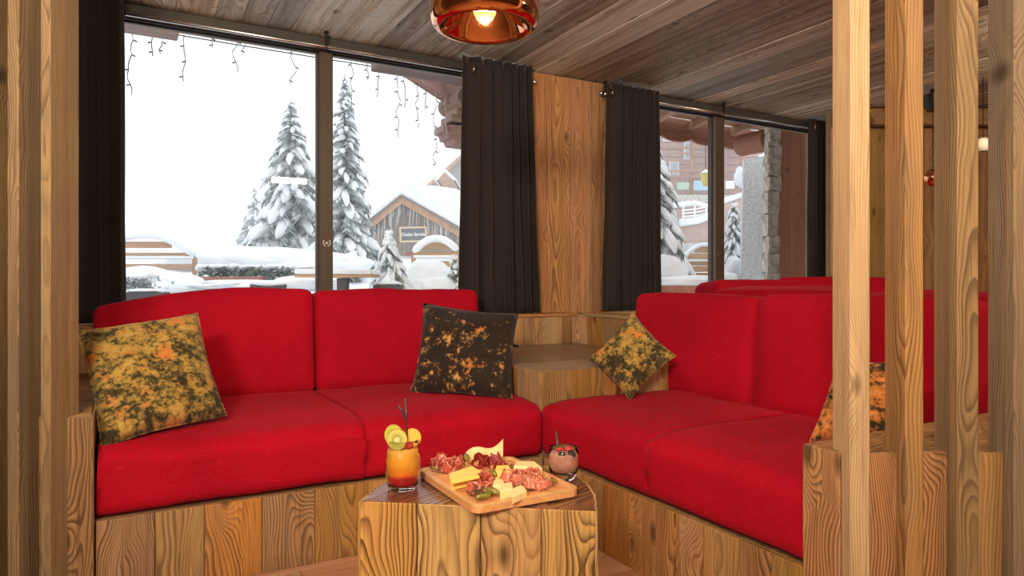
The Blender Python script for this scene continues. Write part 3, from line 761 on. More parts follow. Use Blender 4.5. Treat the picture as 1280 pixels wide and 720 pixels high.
# ------------------------------------------------------------------ copper pendant lamp
def copper():
    s = NT('polished_copper'); return s.set((0.93, 0.42, 0.22), 0.06, 1.0)
COP = copper()
def emis(name, col, st):
    s = NT(name); s.b.inputs['Emission Color'].default_value = col + (1,); s.b.inputs['Emission Strength'].default_value = st
    return s.set(col, 0.4)
BULB = emis('bulb_glow', (1.0, 0.50, 0.14), 1.25)
lx, ly = W((606 - 640) / FPX * 1.92, 1.92)
pl = empty('pendant_lamp', (lx, ly, 1.735), 'round polished copper pendant lamp hanging above the low table', 'lamp')
prof = [(0.114, -0.010)]
for k in range(0, 15):
    t = radians(-100 + k * 13.5); prof.append((0.128 + 0.026 * cos(t) + 0.0, 0.022 + 0.036 * sin(t)) if k < 8 else (0.128 + 0.026 * cos(t), 0.055 + 0.036 * sin(t)))
prof += [(0.095, 0.105), (0.05, 0.118), (0.022, 0.122), (0.022, 0.150), (0, 0.150)]
put('shade', lathe_me(prof, 64), COP, pl, smooth=True)
inn = [(0.114, -0.010), (0.110, -0.006), (0.095, 0.025), (0.070, 0.065), (0.045, 0.092), (0.0, 0.100)]
put('reflector', lathe_me(inn, 64), COP, pl, smooth=True)
put('bulb', lathe_me([(0, 0.008), (0.022, 0.012), (0.032, 0.030), (0.031, 0.05), (0.016, 0.075), (0.013, 0.094), (0, 0.094)], 24), BULB, pl, smooth=True)
put('cord', tube_me([(0, 0, 0.148), (0, 0, ZC - 1.735 - 0.02)], 0.003, 8), BLACKM, pl)
put('ceiling_rose', lathe_me([(0, 0), (0.05, 0), (0.055, 0.018), (0, 0.018)], 24), COP, pl, (0, 0, ZC - 1.735 - 0.022))
pb = D.lights.new('bulb_light', 'POINT'); pb.energy = 3; pb.color = (1, 0.7, 0.4); pb.shadow_soft_size = 0.03
po = D.objects.new('bulb_light', pb); COL.objects.link(po); po.parent = pl; po.location = (0, 0, -0.005)
# lights of the far wall, seen through the posts
def small_pendant(px, py, d, mat, rad, label):
    p = at(px, py, d)
    e = empty('wall_lamp', p, label, 'lamp')
    put('shade', lathe_me([(rad * cos(radians(a_)), rad * sin(radians(a_))) for a_ in range(-60, 91, 15)], 28), mat, e, smooth=True)
    put('cord', tube_me([(0, 0, rad), (0, 0, ZC - p.z - 0.01)], 0.003, 6), BLACKM, e)
    return e
small_pendant(1166, 222, 4.9, COP, 0.062, 'small copper ball lamp hanging by the far wooden wall between the posts')
lampw = plain('milk_glass', (0.85, 0.8, 0.68), 0.3)
small_pendant(1229, 181, 4.6, lampw, 0.050, 'small milky glass ball lamp by the far wooden wall near the right edge')
p = at(1168, 152, 4.9)
bm = bmesh.new()
bmesh.ops.create_cone(bm, cap_ends=True, segments=16, radius1=0.05, radius2=0.085, depth=0.11)
tag(put('loudspeaker', bm_mesh(bm), BLACKM, None, (p.x, p.y, ZC - 0.056 - 0.05)), 'small black ceiling spot between the second and third posts', 'spotlight')
o = COL.objects[-1]; o.name = 'ceiling_spotlight'
put('stem', box_me(0.04, 0.04, 0.06, 0.003), BLACKM, o, (0, 0, 0.072))

# ------------------------------------------------------------------ drinks and food on the low table
HT = 0.501
def glass_mat(name, col=(1, 1, 1), rough=0.0, ior=1.45):
    s = NT(name); s.b.inputs['Transmission Weight'].default_value = 1; s.b.inputs['IOR'].default_value = 1.3
    return s.set(col, rough)
CLEAR = glass_mat('clear_glass')
def juice_mat():
    s = NT('juice'); Z = s.sep(s.coord())[2]
    n = s.noise(s.coord(), 60, 3, 0.6)['Fac']
    f = s.math('ADD', Z, s.math('MULTIPLY', s.math('SUBTRACT', n, 0.5), 0.012))
    c = s.ramp(s.mapr(f, 0.0, 0.11, 0, 1), [(0.0, (0.35, 0.004, 0.01)), (0.30, (0.50, 0.01, 0.01)), (0.36, (0.85, 0.20, 0.015)), (0.6, (0.95, 0.42, 0.03)), (1.0, (0.95, 0.50, 0.10))])
    return s.set(c, 0.25, Subsurface_Weight=0.15)
JUICE = juice_mat()
PINKD = plain('pink_drink', (0.56, 0.27, 0.20), 0.2, nscale=40, namt=0.25)
STRAW = plain('dark_straw', (0.045, 0.03, 0.03), 0.35)
p = on(503.5, 610.5, HT)
g = empty('juice_glass', (p.x, p.y, HT), 'tall ribbed glass of orange and red juice with kiwi slice and dark straws', 'drink')
outer = [(0, 0), (0.032, 0.0), (0.036, 0.004), (0.039, 0.02), (0.0425, 0.045), (0.0435, 0.07), (0.042, 0.09), (0.0385, 0.104), (0.0385, 0.114), (0.0395, 0.118), (0.037, 0.120)]
inner_ = [(0.0355, 0.118), (0.0355, 0.104), (0.039, 0.09), (0.0405, 0.07), (0.0395, 0.045), (0.036, 0.02), (0.033, 0.010), (0, 0.009)]
gl = lathe_me(outer + inner_, 48)
for v in gl.vertices:                                    # moulded relief on the belly
    a_ = math.atan2(v.co.y, v.co.x); r_ = sqrt(v.co.x ** 2 + v.co.y ** 2)
    if 0.01 < v.co.z < 0.1 and r_ > 0.0385:
        k = 1 + 0.022 * sin(6 * a_) * sin(v.co.z * 110); v.co.x *= k; v.co.y *= k
put('tumbler', gl, CLEAR, g, smooth=True)
put('juice', lathe_me([(0, 0.0105), (0.0325, 0.0115), (0.0355, 0.02), (0.0388, 0.045), (0.0398, 0.07), (0.0384, 0.09), (0.0370, 0.098), (0, 0.099)], 40), JUICE, g, smooth=True)
def straw(pts, parent, rad=0.0028):
    put('straw', tube_me(pts, rad, 10), STRAW, parent, smooth=True)
RX, RY = CH, -SH      # image-right direction
def rdir(r, d, z): return (r * CH + d * SH, -r * SH + d * CH, z)
straw([rdir(0.012, 0, 0.05), rdir(0.009, 0, 0.17), rdir(0.006, 0, 0.219)], g)
straw([rdir(0.016, 0.008, 0.05), rdir(0.008, 0.004, 0.165), rdir(-0.003, 0.002, 0.190), rdir(-0.012, 0.0, 0.203)], g)
def kiwi_mat():
    s = NT('kiwi_flesh'); X, Y, Z = s.sep(s.coord())[:3]
    r = s.math('SQRT', s.math('ADD', s.math('MULTIPLY', X, X), s.math('MULTIPLY', Y, Y)))
    an = s.math('ARCTAN2', Y, X)
    sd = s.math('MULTIPLY', s.mapr(s.math('SINE', s.math('MULTIPLY', an, 22.0)), 0.2, 0.7, 0, 1), s.math('MULTIPLY', s.mapr(r, 0.007, 0.009, 0, 1), s.mapr(r, 0.013, 0.011, 0, 1)))
    c = s.ramp(s.mapr(r, 0, 0.026, 0, 1), [(0, (0.60, 0.55, 0.28)), (0.22, (0.52, 0.47, 0.16)), (0.34, (0.35, 0.34, 0.04)), (0.85, (0.50, 0.46, 0.07)), (0.95, (0.35, 0.24, 0.07))])
    return s.set(s.mix(s.math('MULTIPLY', sd, 0.85), c, (0.06, 0.05, 0.01)), 0.3)
KIWI = kiwi_mat()
for k, (r_, d_, z_, tilt_) in enumerate(((-0.020, -0.012, 0.133, 12), (-0.010, -0.022, 0.124, -6))):
    me = lathe_me([(0, -0.003), (0.024, -0.003), (0.0255, 0), (0.024, 0.003), (0, 0.003)], 30)
    put('kiwi_slice', me, KIWI, g, rdir(r_, d_, z_), (radians(84), radians(tilt_), -HEAD - radians(20 - 20 * k)), smooth=False)
ORS = plain('orange_slice', (0.85, 0.45, 0.08), 0.35)
put('orange_slice', lathe_me([(0, -0.002), (0.022, -0.002), (0.023, 0), (0.022, 0.002), (0, 0.002)], 24), ORS, g, rdir(0.022, 0.006, 0.122), (radians(80), radians(10), -HEAD + radians(25)))
BERRY = plain('red_berry', (0.55, 0.03, 0.03), 0.35, nscale=400, namt=0.4, bumpd=0.001)
BLUEB = plain('blueberry', (0.035, 0.045, 0.06), 0.4)
for r_, d_, z_ in ((0.004, -0.010, 0.108), (0.018, -0.014, 0.108), (-0.004, 0.012, 0.106)):
    bm = bmesh.new(); blob(bm, (0, 0, 0), (0.010, 0.010, 0.009), 0.12, 12, 8, freq=4)
    put('raspberry', bm_mesh(bm), BERRY, g, rdir(r_, d_, z_), smooth=True)

p = on(704.5, 598, HT)
g2 = empty('berry_tumbler', (p.x, p.y, HT), 'round glass tumbler of pinkish brown drink with berries and short straw', 'drink')
outer = [(0, 0), (0.026, 0.0), (0.030, 0.004), (0.037, 0.022), (0.0405, 0.042), (0.0395, 0.062), (0.0365, 0.080), (0.0355, 0.081)]
inner_ = [(0.0345, 0.079), (0.0375, 0.062), (0.0385, 0.042), (0.035, 0.024), (0.028, 0.016), (0, 0.014)]
put('tumbler', lathe_me(outer + inner_, 48), CLEAR, g2, smooth=True)
put('drink', lathe_me([(0, 0.0155), (0.0275, 0.0175), (0.0343, 0.0245), (0.0378, 0.042), (0.0370, 0.060), (0.0362, 0.066), (0, 0.067)], 40), PINKD, g2, smooth=True)
straw([rdir(-0.012, 0.004, 0.03), rdir(-0.013, 0.004, 0.07), rdir(-0.019, 0.006, 0.118)], g2, 0.0028)
for nm, mt, lst in (('raspberry', BERRY, ((-0.010, -0.008, 0.072), (0.012, -0.004, 0.074))), ('blueberry', BLUEB, ((-0.006, -0.024, 0.0645), (0.019, -0.020, 0.0650), (0.0, 0.014, 0.068)))):
    for r_, d_, z_ in lst:
        bm = bmesh.new(); blob(bm, (0, 0, 0), (0.0105, 0.0105, 0.0095), 0.12 if nm == 'raspberry' else 0.0, 14, 9, freq=4)
        put(nm, bm_mesh(bm), mt, g2, rdir(r_, d_, z_), smooth=True)

# serving board
BAM = wood('bamboo', 'x', (0.74, 0.42, 0.17), (0.62, 0.31, 0.11), (0.38, 0.17, 0.06), period=0.02, contrast=0.25, rough=0.4, knots=0.0, var=0.05, fiber=0.3)
hb = 0.522
cn = [on(605, 637, hb), on(713, 606, hb), on(638, 568, hb), on(522, 587, hb)]      # near, right, far, left
bc = sum(cn, Vector()) / 4
ex = ((cn[0] - cn[3]) + (cn[1] - cn[2])).normalized(); ey = ((cn[3] - cn[0]) + (cn[2] - cn[1])).normalized(); ey = (ey - ex * ey.dot(ex)).normalized()
LX = ((cn[0] - cn[3]).length + (cn[1] - cn[2]).length) / 2; LY = ((cn[3] - cn[0]).length * 0 + (cn[1] - cn[0]).length + (cn[2] - cn[3]).length) / 2
brz = math.atan2(ex.y, ex.x)
board = empty('serving_board', (bc.x, bc.y, 0.502), 'rectangular bamboo serving board with rounded corners laden with meats and cheese', 'board', rz=brz)
def rrect(lx, ly, r, n=6):
    out = []
    for cx, cy, a0 in ((lx / 2 - r, ly / 2 - r, 0), (-lx / 2 + r, ly / 2 - r, 90), (-lx / 2 + r, -ly / 2 + r, 180), (lx / 2 - r, -ly / 2 + r, 270)):
        for k in range(n + 1):
            t = radians(a0 + 90 * k / n); out.append((cx + r * cos(t), cy + r * sin(t)))
    return out
put('slab', prism_me(rrect(LX, LY, 0.022), 0, 0.016, 0.002), BAM, board)
bm = bmesh.new()                                                         # raised rim round a shallow well
loops = []
for inset, z in ((0.0, 0.014), (0.0, 0.0185), (0.001, 0.0195), (0.012, 0.0195), (0.016, 0.0165), (0.02, 0.0162)):
    loops.append([bm.verts.new((x, y, z)) for x, y in rrect(LX - 2 * inset, LY - 2 * inset, max(0.022 - inset * .6, 0.01))])
for a_, b_ in zip(loops, loops[1:]):
    for k in range(len(a_)): bm.faces.new((a_[k], a_[(k + 1) % len(a_)], b_[(k + 1) % len(b_)], b_[k]))
put('rim', bm_mesh(bm), BAM, board)
BZ = 0.519
def meat_mat(name, lean, fat, sc=70, thr=0.52, dark=None):
    s = NT(name); co = s.coord(); n = s.noise(co, sc, 4, 0.7, 1.2)['Fac']; n2 = s.noise(co, sc * 0.4, 3, 0.6)['Fac']
    c = s.mix(n2, lean, dark or tuple(v * 0.6 for v in lean))
    c = s.mix(s.mapr(n, thr, thr + 0.09, 0, 0.9), c, fat)
    return s.set(c, 0.35, Subsurface_Weight=0.1)
HAM = meat_mat('cured_ham', (0.55, 0.10, 0.06), (0.85, 0.52, 0.40), 55, 0.53)
SALA = meat_mat('salami', (0.66, 0.17, 0.10), (0.90, 0.58, 0.46), 170, 0.55)
BEEF = meat_mat('dried_beef', (0.30, 0.025, 0.02), (0.50, 0.12, 0.07), 60, 0.60)
CH_Y = plain('yellow_cheese', (0.93, 0.66, 0.16), 0.45, nscale=60, namt=0.06, Subsurface_Weight=0.1)
CH_P = plain('pale_cheese', (0.90, 0.68, 0.34), 0.5, nscale=90, namt=0.08, Subsurface_Weight=0.1)
CH_R = plain('cheese_rind', (0.72, 0.42, 0.16), 0.6)
PICK = plain('pickled_gherkin', (0.20, 0.17, 0.03), 0.25, nscale=120, namt=0.4, bumpd=0.001)
THY = plain('thyme', (0.07, 0.055, 0.02), 0.8)
def ribbon(name, px, py, h0, R, Hh, turns, mat, label, cat, group, seed, tilt=0.0, tdir=0.0, wave=0.25, dz=0.0, el=1.0, rot=0.0):
    """thin slice gathered into a ruffled rosette"""
    rnd = random.Random(seed); c = on(px, py, BZ); nu, nv = 72, 6; vs = []; fs = []
    k1, k2 = rnd.uniform(3.3, 5.2), rnd.uniform(6.5, 9.5); p1, p2 = rnd.uniform(0, 6), rnd.uniform(0, 6)
    for i in range(nu + 1):
        u = i / nu; th = u * turns * 2 * pi + p1
        for j in range(nv + 1):
            v = j / nv
            r = R * (0.16 + 0.84 * u ** 0.8) * (1 - 0.35 * (1 - u) * v) * (1 + wave * (0.3 + 0.7 * v) * sin(k1 * th + p2) * 0.5 + wave * 0.3 * sin(k2 * th + p1)) * (1.0 + 0.30 * v * (u - 0.3))
            z = Hh * v * (1 - 0.45 * u ** 2) + 0.10 * Hh * sin(k1 * 0.8 * th + p1) * v
            vs.append((r * cos(th) * el, r * sin(th) / el ** 0.5, z))
    for i in range(nu):
        for j in range(nv):
            a = i * (nv + 1) + j; fs.append((a, a + 1, a + nv + 2, a + nv + 1))
    o = put(name, mesh(vs, fs), mat, None, (c.x, c.y, BZ + dz), (tilt * sin(tdir), tilt * cos(tdir), rot), smooth=True)
    md = o.modifiers.new('thickness', 'SOLIDIFY'); md.thickness = 0.0016
    return tag(o, label, cat, group)
GM = 'slices of cured meat on the board'
ribbon('ham_slice', 559, 590, 0, 0.028, 0.034, 1.7, HAM, 'ruffled cured ham slice at the left end of the board', 'meat', GM, 1, 0.35, 1.0)
ribbon('ham_slice', 572, 584, 0, 0.022, 0.030, 1.4, HAM, 'small folded ham slice behind the yellow cheese wedge', 'meat', GM, 2, 0.3, 3.0)
ribbon('ham_slice', 551, 582, 0, 0.022, 0.032, 1.5, HAM, 'cured ham curl nearest the juice glass', 'meat', GM, 22, 0.3, 5.0)
ribbon('beef_slice', 602, 582, 0, 0.030, 0.030, 1.5, BEEF, 'dark red dried beef slice in the middle of the board', 'meat', GM, 3, 0.5, 2.0)
ribbon('beef_slice', 622, 583, 0, 0.026, 0.036, 1.2, BEEF, 'dark red dried beef slice standing below the tall pale cheese', 'meat', GM, 4, 0.4, 4.0)
ribbon('beef_slice', 627, 590, 0, 0.022, 0.026, 1.3, BEEF, 'dark beef fold in front of the back cheese', 'meat', GM, 24, 0.4, 0.4)
ribbon('ham_slice', 601, 606, 0, 0.026, 0.030, 1.4, HAM, 'ham slice folded beside the right edge of the yellow cheese', 'meat', GM, 5, 0.4, 1.2)
ribbon('ham_slice', 594, 618, 0, 0.028, 0.026, 1.5, HAM, 'ham slice at the front edge of the board by the dark gherkin', 'meat', GM, 6, 0.4, 0.0)
for k, (px, py, r_, sd, lb) in enumerate(((634, 602, 0.028, 7, 'salami slice left of the heap, beside the small yellow cheese'), (652, 603, 0.028, 8, 'salami slice in the middle of the heap'),
        (668, 600, 0.026, 9, 'salami slice at the back of the heap'), (677, 610, 0.027, 10, 'salami rosette at the right end of the board'), (662, 612, 0.025, 11, 'salami slice at the front of the heap'))):
    ribbon('salami_slice', px, py, 0, r_, 0.030, 1.5, SALA, lb, 'meat', GM, sd, 0.35, k * 1.3)
def wedge(name, pts, h, mat, label, group='cheese on the board', z=BZ, th=None, tiltx=0.0, rz=0.0, seed=0):
    P = [on(x, y, z) for x, y in pts]; cx = sum(q.x for q in P) / len(P); cy = sum(q.y for q in P) / len(P)
    me = prism_me([(q.x, q.y) for q in P], 0, h, 0.0012, (cx, cy))
    for v in me.vertices: v.co += Vector((1, 1, 1)) * 0.0012 * noise.noise(v.co * 60 + Vector((seed, 0, 0)))
    o = put(name, me, mat, None, (cx, cy, z), (tiltx, 0, rz)); return tag(o, label, 'cheese', group)
w_ = wedge('cheese_wedge', [(564, 614), (607, 603), (590, 592), (561, 602)], 0.020, CH_Y, 'broad yellow cheese wedge at the front left of the board')
w_ = wedge('cheese_slice', [(564, 606), (600, 598), (584, 588), (566, 597)], 0.007, CH_Y, 'yellow cheese slice lying on the broad wedge', z=BZ + 0.022)
# tall curved slice at the back
vs = []; fs = []; nu = 16
for i in range(nu + 1):
    u = i / nu
    for sgn in (-1, 1):
        for zz in (0, 1):
            r_ = -0.045 + 0.10 * u; zt = 0.006 + 0.050 * u + 0.012 * sin(u * 5 + 1); w0 = 0.006
            dd = 0.02 + 0.010 * sin(u * 6)
            b_ = rdir(r_, dd + sgn * w0, max(0.0, zt - 0.028 - 0.006 * u) if zz == 0 else zt + 0.01); vs.append(b_)
for i in range(nu):
    a = i * 4; b = a + 4
    fs += [(a, a + 1, b + 1, b), (a + 1, a + 3, b + 3, b + 1), (a + 3, a + 2, b + 2, b + 3), (a + 2, a, b, b + 2)]
fs += [(0, 2, 3, 1), (nu * 4, nu * 4 + 1, nu * 4 + 3, nu * 4 + 2)]
c = on(603, 580, BZ)
tag(put('cheese_slice', mesh(vs, fs), CH_P, None, (c.x, c.y, BZ), smooth=False), 'tall curved pale cheese slice rising at the back of the board', 'cheese', 'cheese on the board')
wedge('cheese_slice', [(619, 601), (640, 600), (636, 592), (620, 593)], 0.022, CH_Y, 'small yellow cheese slice beside the salami heap', seed=3)
wedge('cheese_slice', [(642, 594), (678, 596), (668, 588), (646, 588)], 0.024, CH_P, 'flat pale cheese slice behind the salami heap', seed=4)
wedge('cheese_chunk', [(616, 618), (632, 616), (628, 609), (617, 611)], 0.020, CH_P, 'pale cheese chunk left of three at the front of the board', seed=5)
wedge('cheese_chunk', [(625, 626), (641, 622), (640, 613), (627, 615)], 0.020, CH_P, 'pale cheese chunk in the middle of three at the front', seed=6)
wedge('cheese_chunk', [(640, 631), (659, 622), (652, 615), (640, 620)], 0.017, CH_P, 'pale cheese chunk nearest the front rim of the board', seed=7)
def gherkin(px, py, L, ang, label, z=0.007):
    c = on(px, py, BZ); a = ang
    pts = [(L * (t - .5) * cos(a), L * (t - .5) * sin(a), 0.004 * sin(pi * t)) for t in [k / 8 for k in range(9)]]
    rad = [0.002, 0.0055, 0.0075, 0.008, 0.0082, 0.008, 0.0072, 0.005, 0.002]
    o = put('gherkin', tube_me(pts, rad, 10), PICK, None, (c.x, c.y, BZ + z + 0.001), smooth=True)
    return tag(o, label, 'gherkin', 'gherkins on the board')
gherkin(583, 583, 0.045, -1.9, 'gherkin leaning between the left ham and the dark beef', 0.02)
gherkin(614, 620, 0.046, -1.0, 'gherkin at the front of the board beside the cheese chunks')
gherkin(604, 626, 0.040, 0.0, 'dark gherkin lying nearest the front corner of the board')
gherkin(688, 607, 0.035, -0.3, 'gherkin poking out at the right end of the board')
gherkin(616, 600, 0.03, -1.4, 'gherkin tip between the ham and the small yellow cheese', 0.012)
def thyme(px, py, label, seed, z=0.004, n=7, L=0.05):
    rnd = random.Random(seed); c = on(px, py, BZ); bm = bmesh.new()
    for k in range(n):
        a = rnd.uniform(0, 2 * pi); p0 = Vector((rnd.uniform(-.012, .012), rnd.uniform(-.012, .012), 0)); pts = [p0]
        for s_ in range(5):
            a += rnd.uniform(-.5, .5); pts.append(pts[-1] + Vector((cos(a), sin(a), 0.12 * rnd.uniform(-0.2, 1))) * L / 5)
        tube_verts(bm, pts, 0.0007, 4)
        for q in pts[1:]:
            for m in range(3):
                blob(bm, q + Vector((rnd.uniform(-.003, .003), rnd.uniform(-.003, .003), rnd.uniform(0, .003))), (0.0022, 0.0014, 0.0008), 0, 5, 3)
    tag(put('thyme_sprig', bm_mesh(bm), THY, None, (c.x, c.y, BZ + z)), label, 'herb', 'thyme sprigs on the board')
thyme(538, 590, 'thyme sprig at the left rim of the board', 1, n=5)
thyme(640, 588, 'thyme sprig near the far corner of the board', 2, n=6, z=0.012)
thyme(646, 614, 'thyme sprig between the cheese chunks and the salami', 3, n=7, L=0.035)
thyme(598, 624, 'thyme sprig over the dark gherkin', 4, n=7, L=0.035, z=0.018)

# ------------------------------------------------------------------ outdoors: snow, trees, chalets
def tz(x, y):
    d = x * SH + y * CH; r = x * CH - y * SH
    z = 0.80 + max(0, min(1, (d - 7) / 14)) ** 1.2 * 1.35
    return z + 0.10 * fbm((x * 0.35, y * 0.35, 3.3), 3) * min(1, max(0, (d - 5) / 3)) + 0.02 * fbm((x * 1.7, y * 1.7, 1.0), 3)
vs = []; fs = []; nx_, ny_ = 130, 110
for j in range(ny_ + 1):
    Yg = 4.15 + 70 * (j / ny_) ** 2.2
    for i in range(nx_ + 1):
        Xg = -14 + (i / nx_) * 30 + (Yg - 4) * (i / nx_ - 0.35) * 1.2
        vs.append((Xg, Yg, tz(Xg, Yg)))
for j in range(ny_):
    for i in range(nx_):
        a = j * (nx_ + 1) + i; fs.append((a, a + 1, a + nx_ + 2, a + nx_ + 1))
sn = put('snow_field', mesh(vs, fs), SNOW, None, smooth=True, kind='structure'); sn.name = 'floor_outside'

def snow_blob(label, parts, seed=0, name='snow_mound', group='snow mounds on the terrace'):
    """parts: (px, py, d, half width m, half height m)"""
    bm = bmesh.new(); c0 = at(*parts[0][:3])
    for k, (px, py, d, w_, h_) in enumerate(parts):
        c = at(px, py, d); blob(bm, c - c0, (w_, w_ * 0.7, h_), 0.22, 26, 16, seed=seed + k * 3.1, freq=1.6)
    return tag(put(name, bm_mesh(bm), SNOW, None, c0, smooth=True), label, 'snow', group)

def fir(px, py_top, d, py_base, halfpx, label, seed, dens=9, droop=0.55, snow=0.8, tier=0.17, scale=1.0):
    rnd = random.Random(seed); top = at(px, py_top, d); bz = at(px, py_base, d).z
    H = top.z - bz; R = halfpx * d / FPX
    e = empty('snowy_fir', (top.x, top.y, bz), label, 'tree', 'snow-laden fir trees')
    put('trunk', tube_me([(0, 0, -0.3), (0, 0, H * .5), (0, 0, H * .97)], [0.07 * H / 4, 0.045 * H / 4, 0.008], 8), BARK, e)
    bf, bs = bmesh.new(), bmesh.new(); z = 0.02 * H; nt = 0
    while z < H * 0.97:
        t = z / H; rr = R * (1 - t) ** 0.85 + 0.02; nb = max(4, int(dens * (0.55 + 0.45 * (1 - t))))
        for k in range(nb):
            a = 2 * pi * (k + rnd.random() * 0.8) / nb + nt * 0.7; L = rr * rnd.uniform(0.72, 1.12); z0 = z + rnd.uniform(-.4, .4) * tier * H * 0.3
            dr = droop * rnd.uniform(0.8, 1.25); lift = 0.12 * L
            pts = [Vector((cos(a) * L * u, sin(a) * L * u, z0 + lift * sin(u * 2.0) - dr * L * u ** 1.6)) for u in (0.05, 0.3, 0.55, 0.8, 1.0)]
            side = Vector((-sin(a), cos(a), 0)); wd = max(0.03, L * 0.20)
            for i in range(len(pts) - 1):                      # twigs hanging either side of the limb
                p0, p1 = pts[i], pts[i + 1]
                for sg in (-1, 0, 1):
                    for m in range(2):
                        q = p0.lerp(p1, m * 0.5); tipp = q + side * sg * wd * rnd.uniform(.8, 1.4) + (p1 - p0) * rnd.uniform(0.4, 1.0) - Vector((0, 0, wd * rnd.uniform(.5, 1.2)))
                        w2 = (p1 - p0) * 0.35
                        bf.faces.new([bf.verts.new(v_) for v_ in (q - w2, q + w2, tipp)])
            if rnd.random() < snow:
                u0 = rnd.uniform(0, 0.25); ss = []
                for i in range(5):
                    pp = pts[i] + Vector((0, 0, 0.02 + wd * 0.12)); ss.append(pp)
                rad = [wd * .25, wd * rnd.uniform(.5, .8), wd * rnd.uniform(.6, .95), wd * rnd.uniform(.5, .85), wd * .2]
                st = len(bs.verts); tube_verts(bs, ss, rad, 7)
        nt += 1; z += tier * H * 0.33 * (1.0 - 0.55 * t)
    # snow is thick across, thin in height and uneven
    bs.verts.ensure_lookup_table()
    for v_ in bs.verts:
        n_ = noise.noise_vector(v_.co * 6.0) * 0.04 * (R + 0.3); v_.co += n_
    put('foliage', bm_mesh(bf), NEEDLE, e, kind='stuff')
    put('snow', bm_mesh(bs), SNOW, e, smooth=True, kind='stuff')
    put('leader', tube_me([(0, 0, H * .9), (0, 0, H)], [0.03, 0.006], 6), NEEDLE, e)
    return e
fir(364, 124, 12.5, 328, 62, 'tall snow-laden fir left of the window mullion', 1, dens=14, tier=0.14, snow=0.55)
fir(431, 92, 11.0, 345, 48, 'tall slim snow-laden fir right of the window mullion', 2, dens=12, tier=0.13, snow=0.55)
fir(318, 232, 20.0, 318, 28, 'small pale fir far behind the tall left one', 3, dens=8)
fir(816, 160, 8.5, 345, 56, 'heavily snowed fir at the left edge of the far window', 4, dens=9, snow=0.95, droop=0.7)
fir(917, 252, 9.0, 358, 26, 'snow-smothered young fir beside the leaning grey slab', 5, dens=8, snow=0.97, droop=0.9)
fir(487, 290, 6.6, 356, 27, 'small potted fir bowed under snow in front of the chalet', 6, dens=7, snow=0.95, droop=0.9, tier=0.22)
fir(568, 322, 6.8, 362, 13, 'tiny snowy fir by the dark curtain', 7, dens=6, snow=0.6, tier=0.25)

snow_blob('long snow bank behind the clipped hedge', [(300, 326, 10.5, 1.0, 0.22), (350, 326, 10.5, 1.0, 0.20), (255, 328, 10.5, .7, 0.16), (395, 330, 10.5, .9, 0.2)], 1)
snow_blob('sloping snow heap in front of the left fence panel', [(165, 356, 7.6, 0.55, 0.20), (205, 358, 7.4, 0.45, 0.14), (235, 362, 7.2, .35, .1)], 5)
snow_blob('snow heap in front of the round-topped fence panel', [(535, 352, 7.0, 0.26, 0.22), (552, 360, 6.8, .22, .12), (520, 362, 6.8, .2, .1)], 8)
snow_blob('snow heap at the foot of the far window fir', [(832, 338, 8.2, 0.30, 0.22), (860, 352, 8.0, .5, .07)], 11)
snow_blob('rounded snow clump beside the leaning grey slab', [(926, 222, 9.2, 0.10, 0.14), (918, 340, 8.4, 0.15, 0.2), (908, 350, 8.3, .2, .1)], 15)
snow_blob('low snow heap behind the wicker chair', [(300, 356, 7.3, 0.5, 0.06), (345, 357, 7.3, 0.5, 0.06), (385, 354, 7.3, .4, .09)], 19)

def fence_panel(label, x0, x1, ytop0, ytopm, ytop1, ybot, d, n, seed, post_right=True, sn=0.05, gap=0.25):
    """arched wooden screen of horizontal slats between two posts, snow on top"""
    P0, P1 = at(x0, ybot, d), at(x1, ybot, d); L = (P1 - P0).length; z0 = P0.z; k = d / FPX
    hts = [(ybot - v) * k for v in (ytop0, ytopm, ytop1)]
    def hh(u): return hts[0] * (1 - u) * (1 - 2 * u) + 4 * u * (1 - u) * hts[1] + hts[2] * u * (2 * u - 1)
    e = empty('fence_panel', ((P0.x + P1.x) / 2, (P0.y + P1.y) / 2, z0), label, 'fence', 'arched wooden fence panels', rz=-HEAD)
    Hm = max(hh(i / 20) for i in range(21)); sh = Hm / n
    for i in range(n):
        za, zb = i * sh, (i + 1 - gap) * sh; us = [u / 40 for u in range(41) if hh(u / 40) > za + 0.6 * (zb - za)]
        if not us: continue
        a_, b_ = us[0], us[-1]
        put('slat', box_me((b_ - a_) * L, 0.02, zb - za, 0.003), WFENCE, e, ((a_ + b_ - 1) / 2 * L, 0, (za + zb) / 2))
    for u in ((0, 1) if post_right else (0,)):
        put('post', box_me(0.05, 0.05, hh(u) + 0.5, 0.004), WFENCE, e, ((u - .5) * L, 0.01, (hh(u) - 0.5) / 2))
    pts = [((u / 16 - .5) * L, 0, hh(u / 16)) for u in range(17)]
    put('top_rail', tube_me(pts, 0.02, 6), WFENCE, e)
    me = tube_me([(p_[0], 0, p_[2] + sn * .6) for p_ in pts], [sn * .6] + [sn] * 15 + [sn * .6], 10)
    put('snow_cap', me, SNOW, e, smooth=True)
    me = tube_me([(p_[0], -0.01, hh(.5) * 0.55) for p_ in pts], [sn * .4] * 17, 8)
    put('snow_ledge', me, SNOW, e, smooth=True)
    return e
fence_panel('arched fence panel under snow at the left of the large window', 140, 243, 306, 297, 322, 352, 9.0, 4, 1, sn=0.05, gap=0.42)
fence_panel('round-topped fence panel under snow in front of the chalet', 517, 572, 318, 301, 316, 345, 8.0, 4, 2, sn=0.045, gap=0.3)
fence_panel('pale slatted fence panel beyond the far window', 850, 916, 330, 308, 338, 348, 9.4, 5, 3, sn=0.03, gap=0.1)

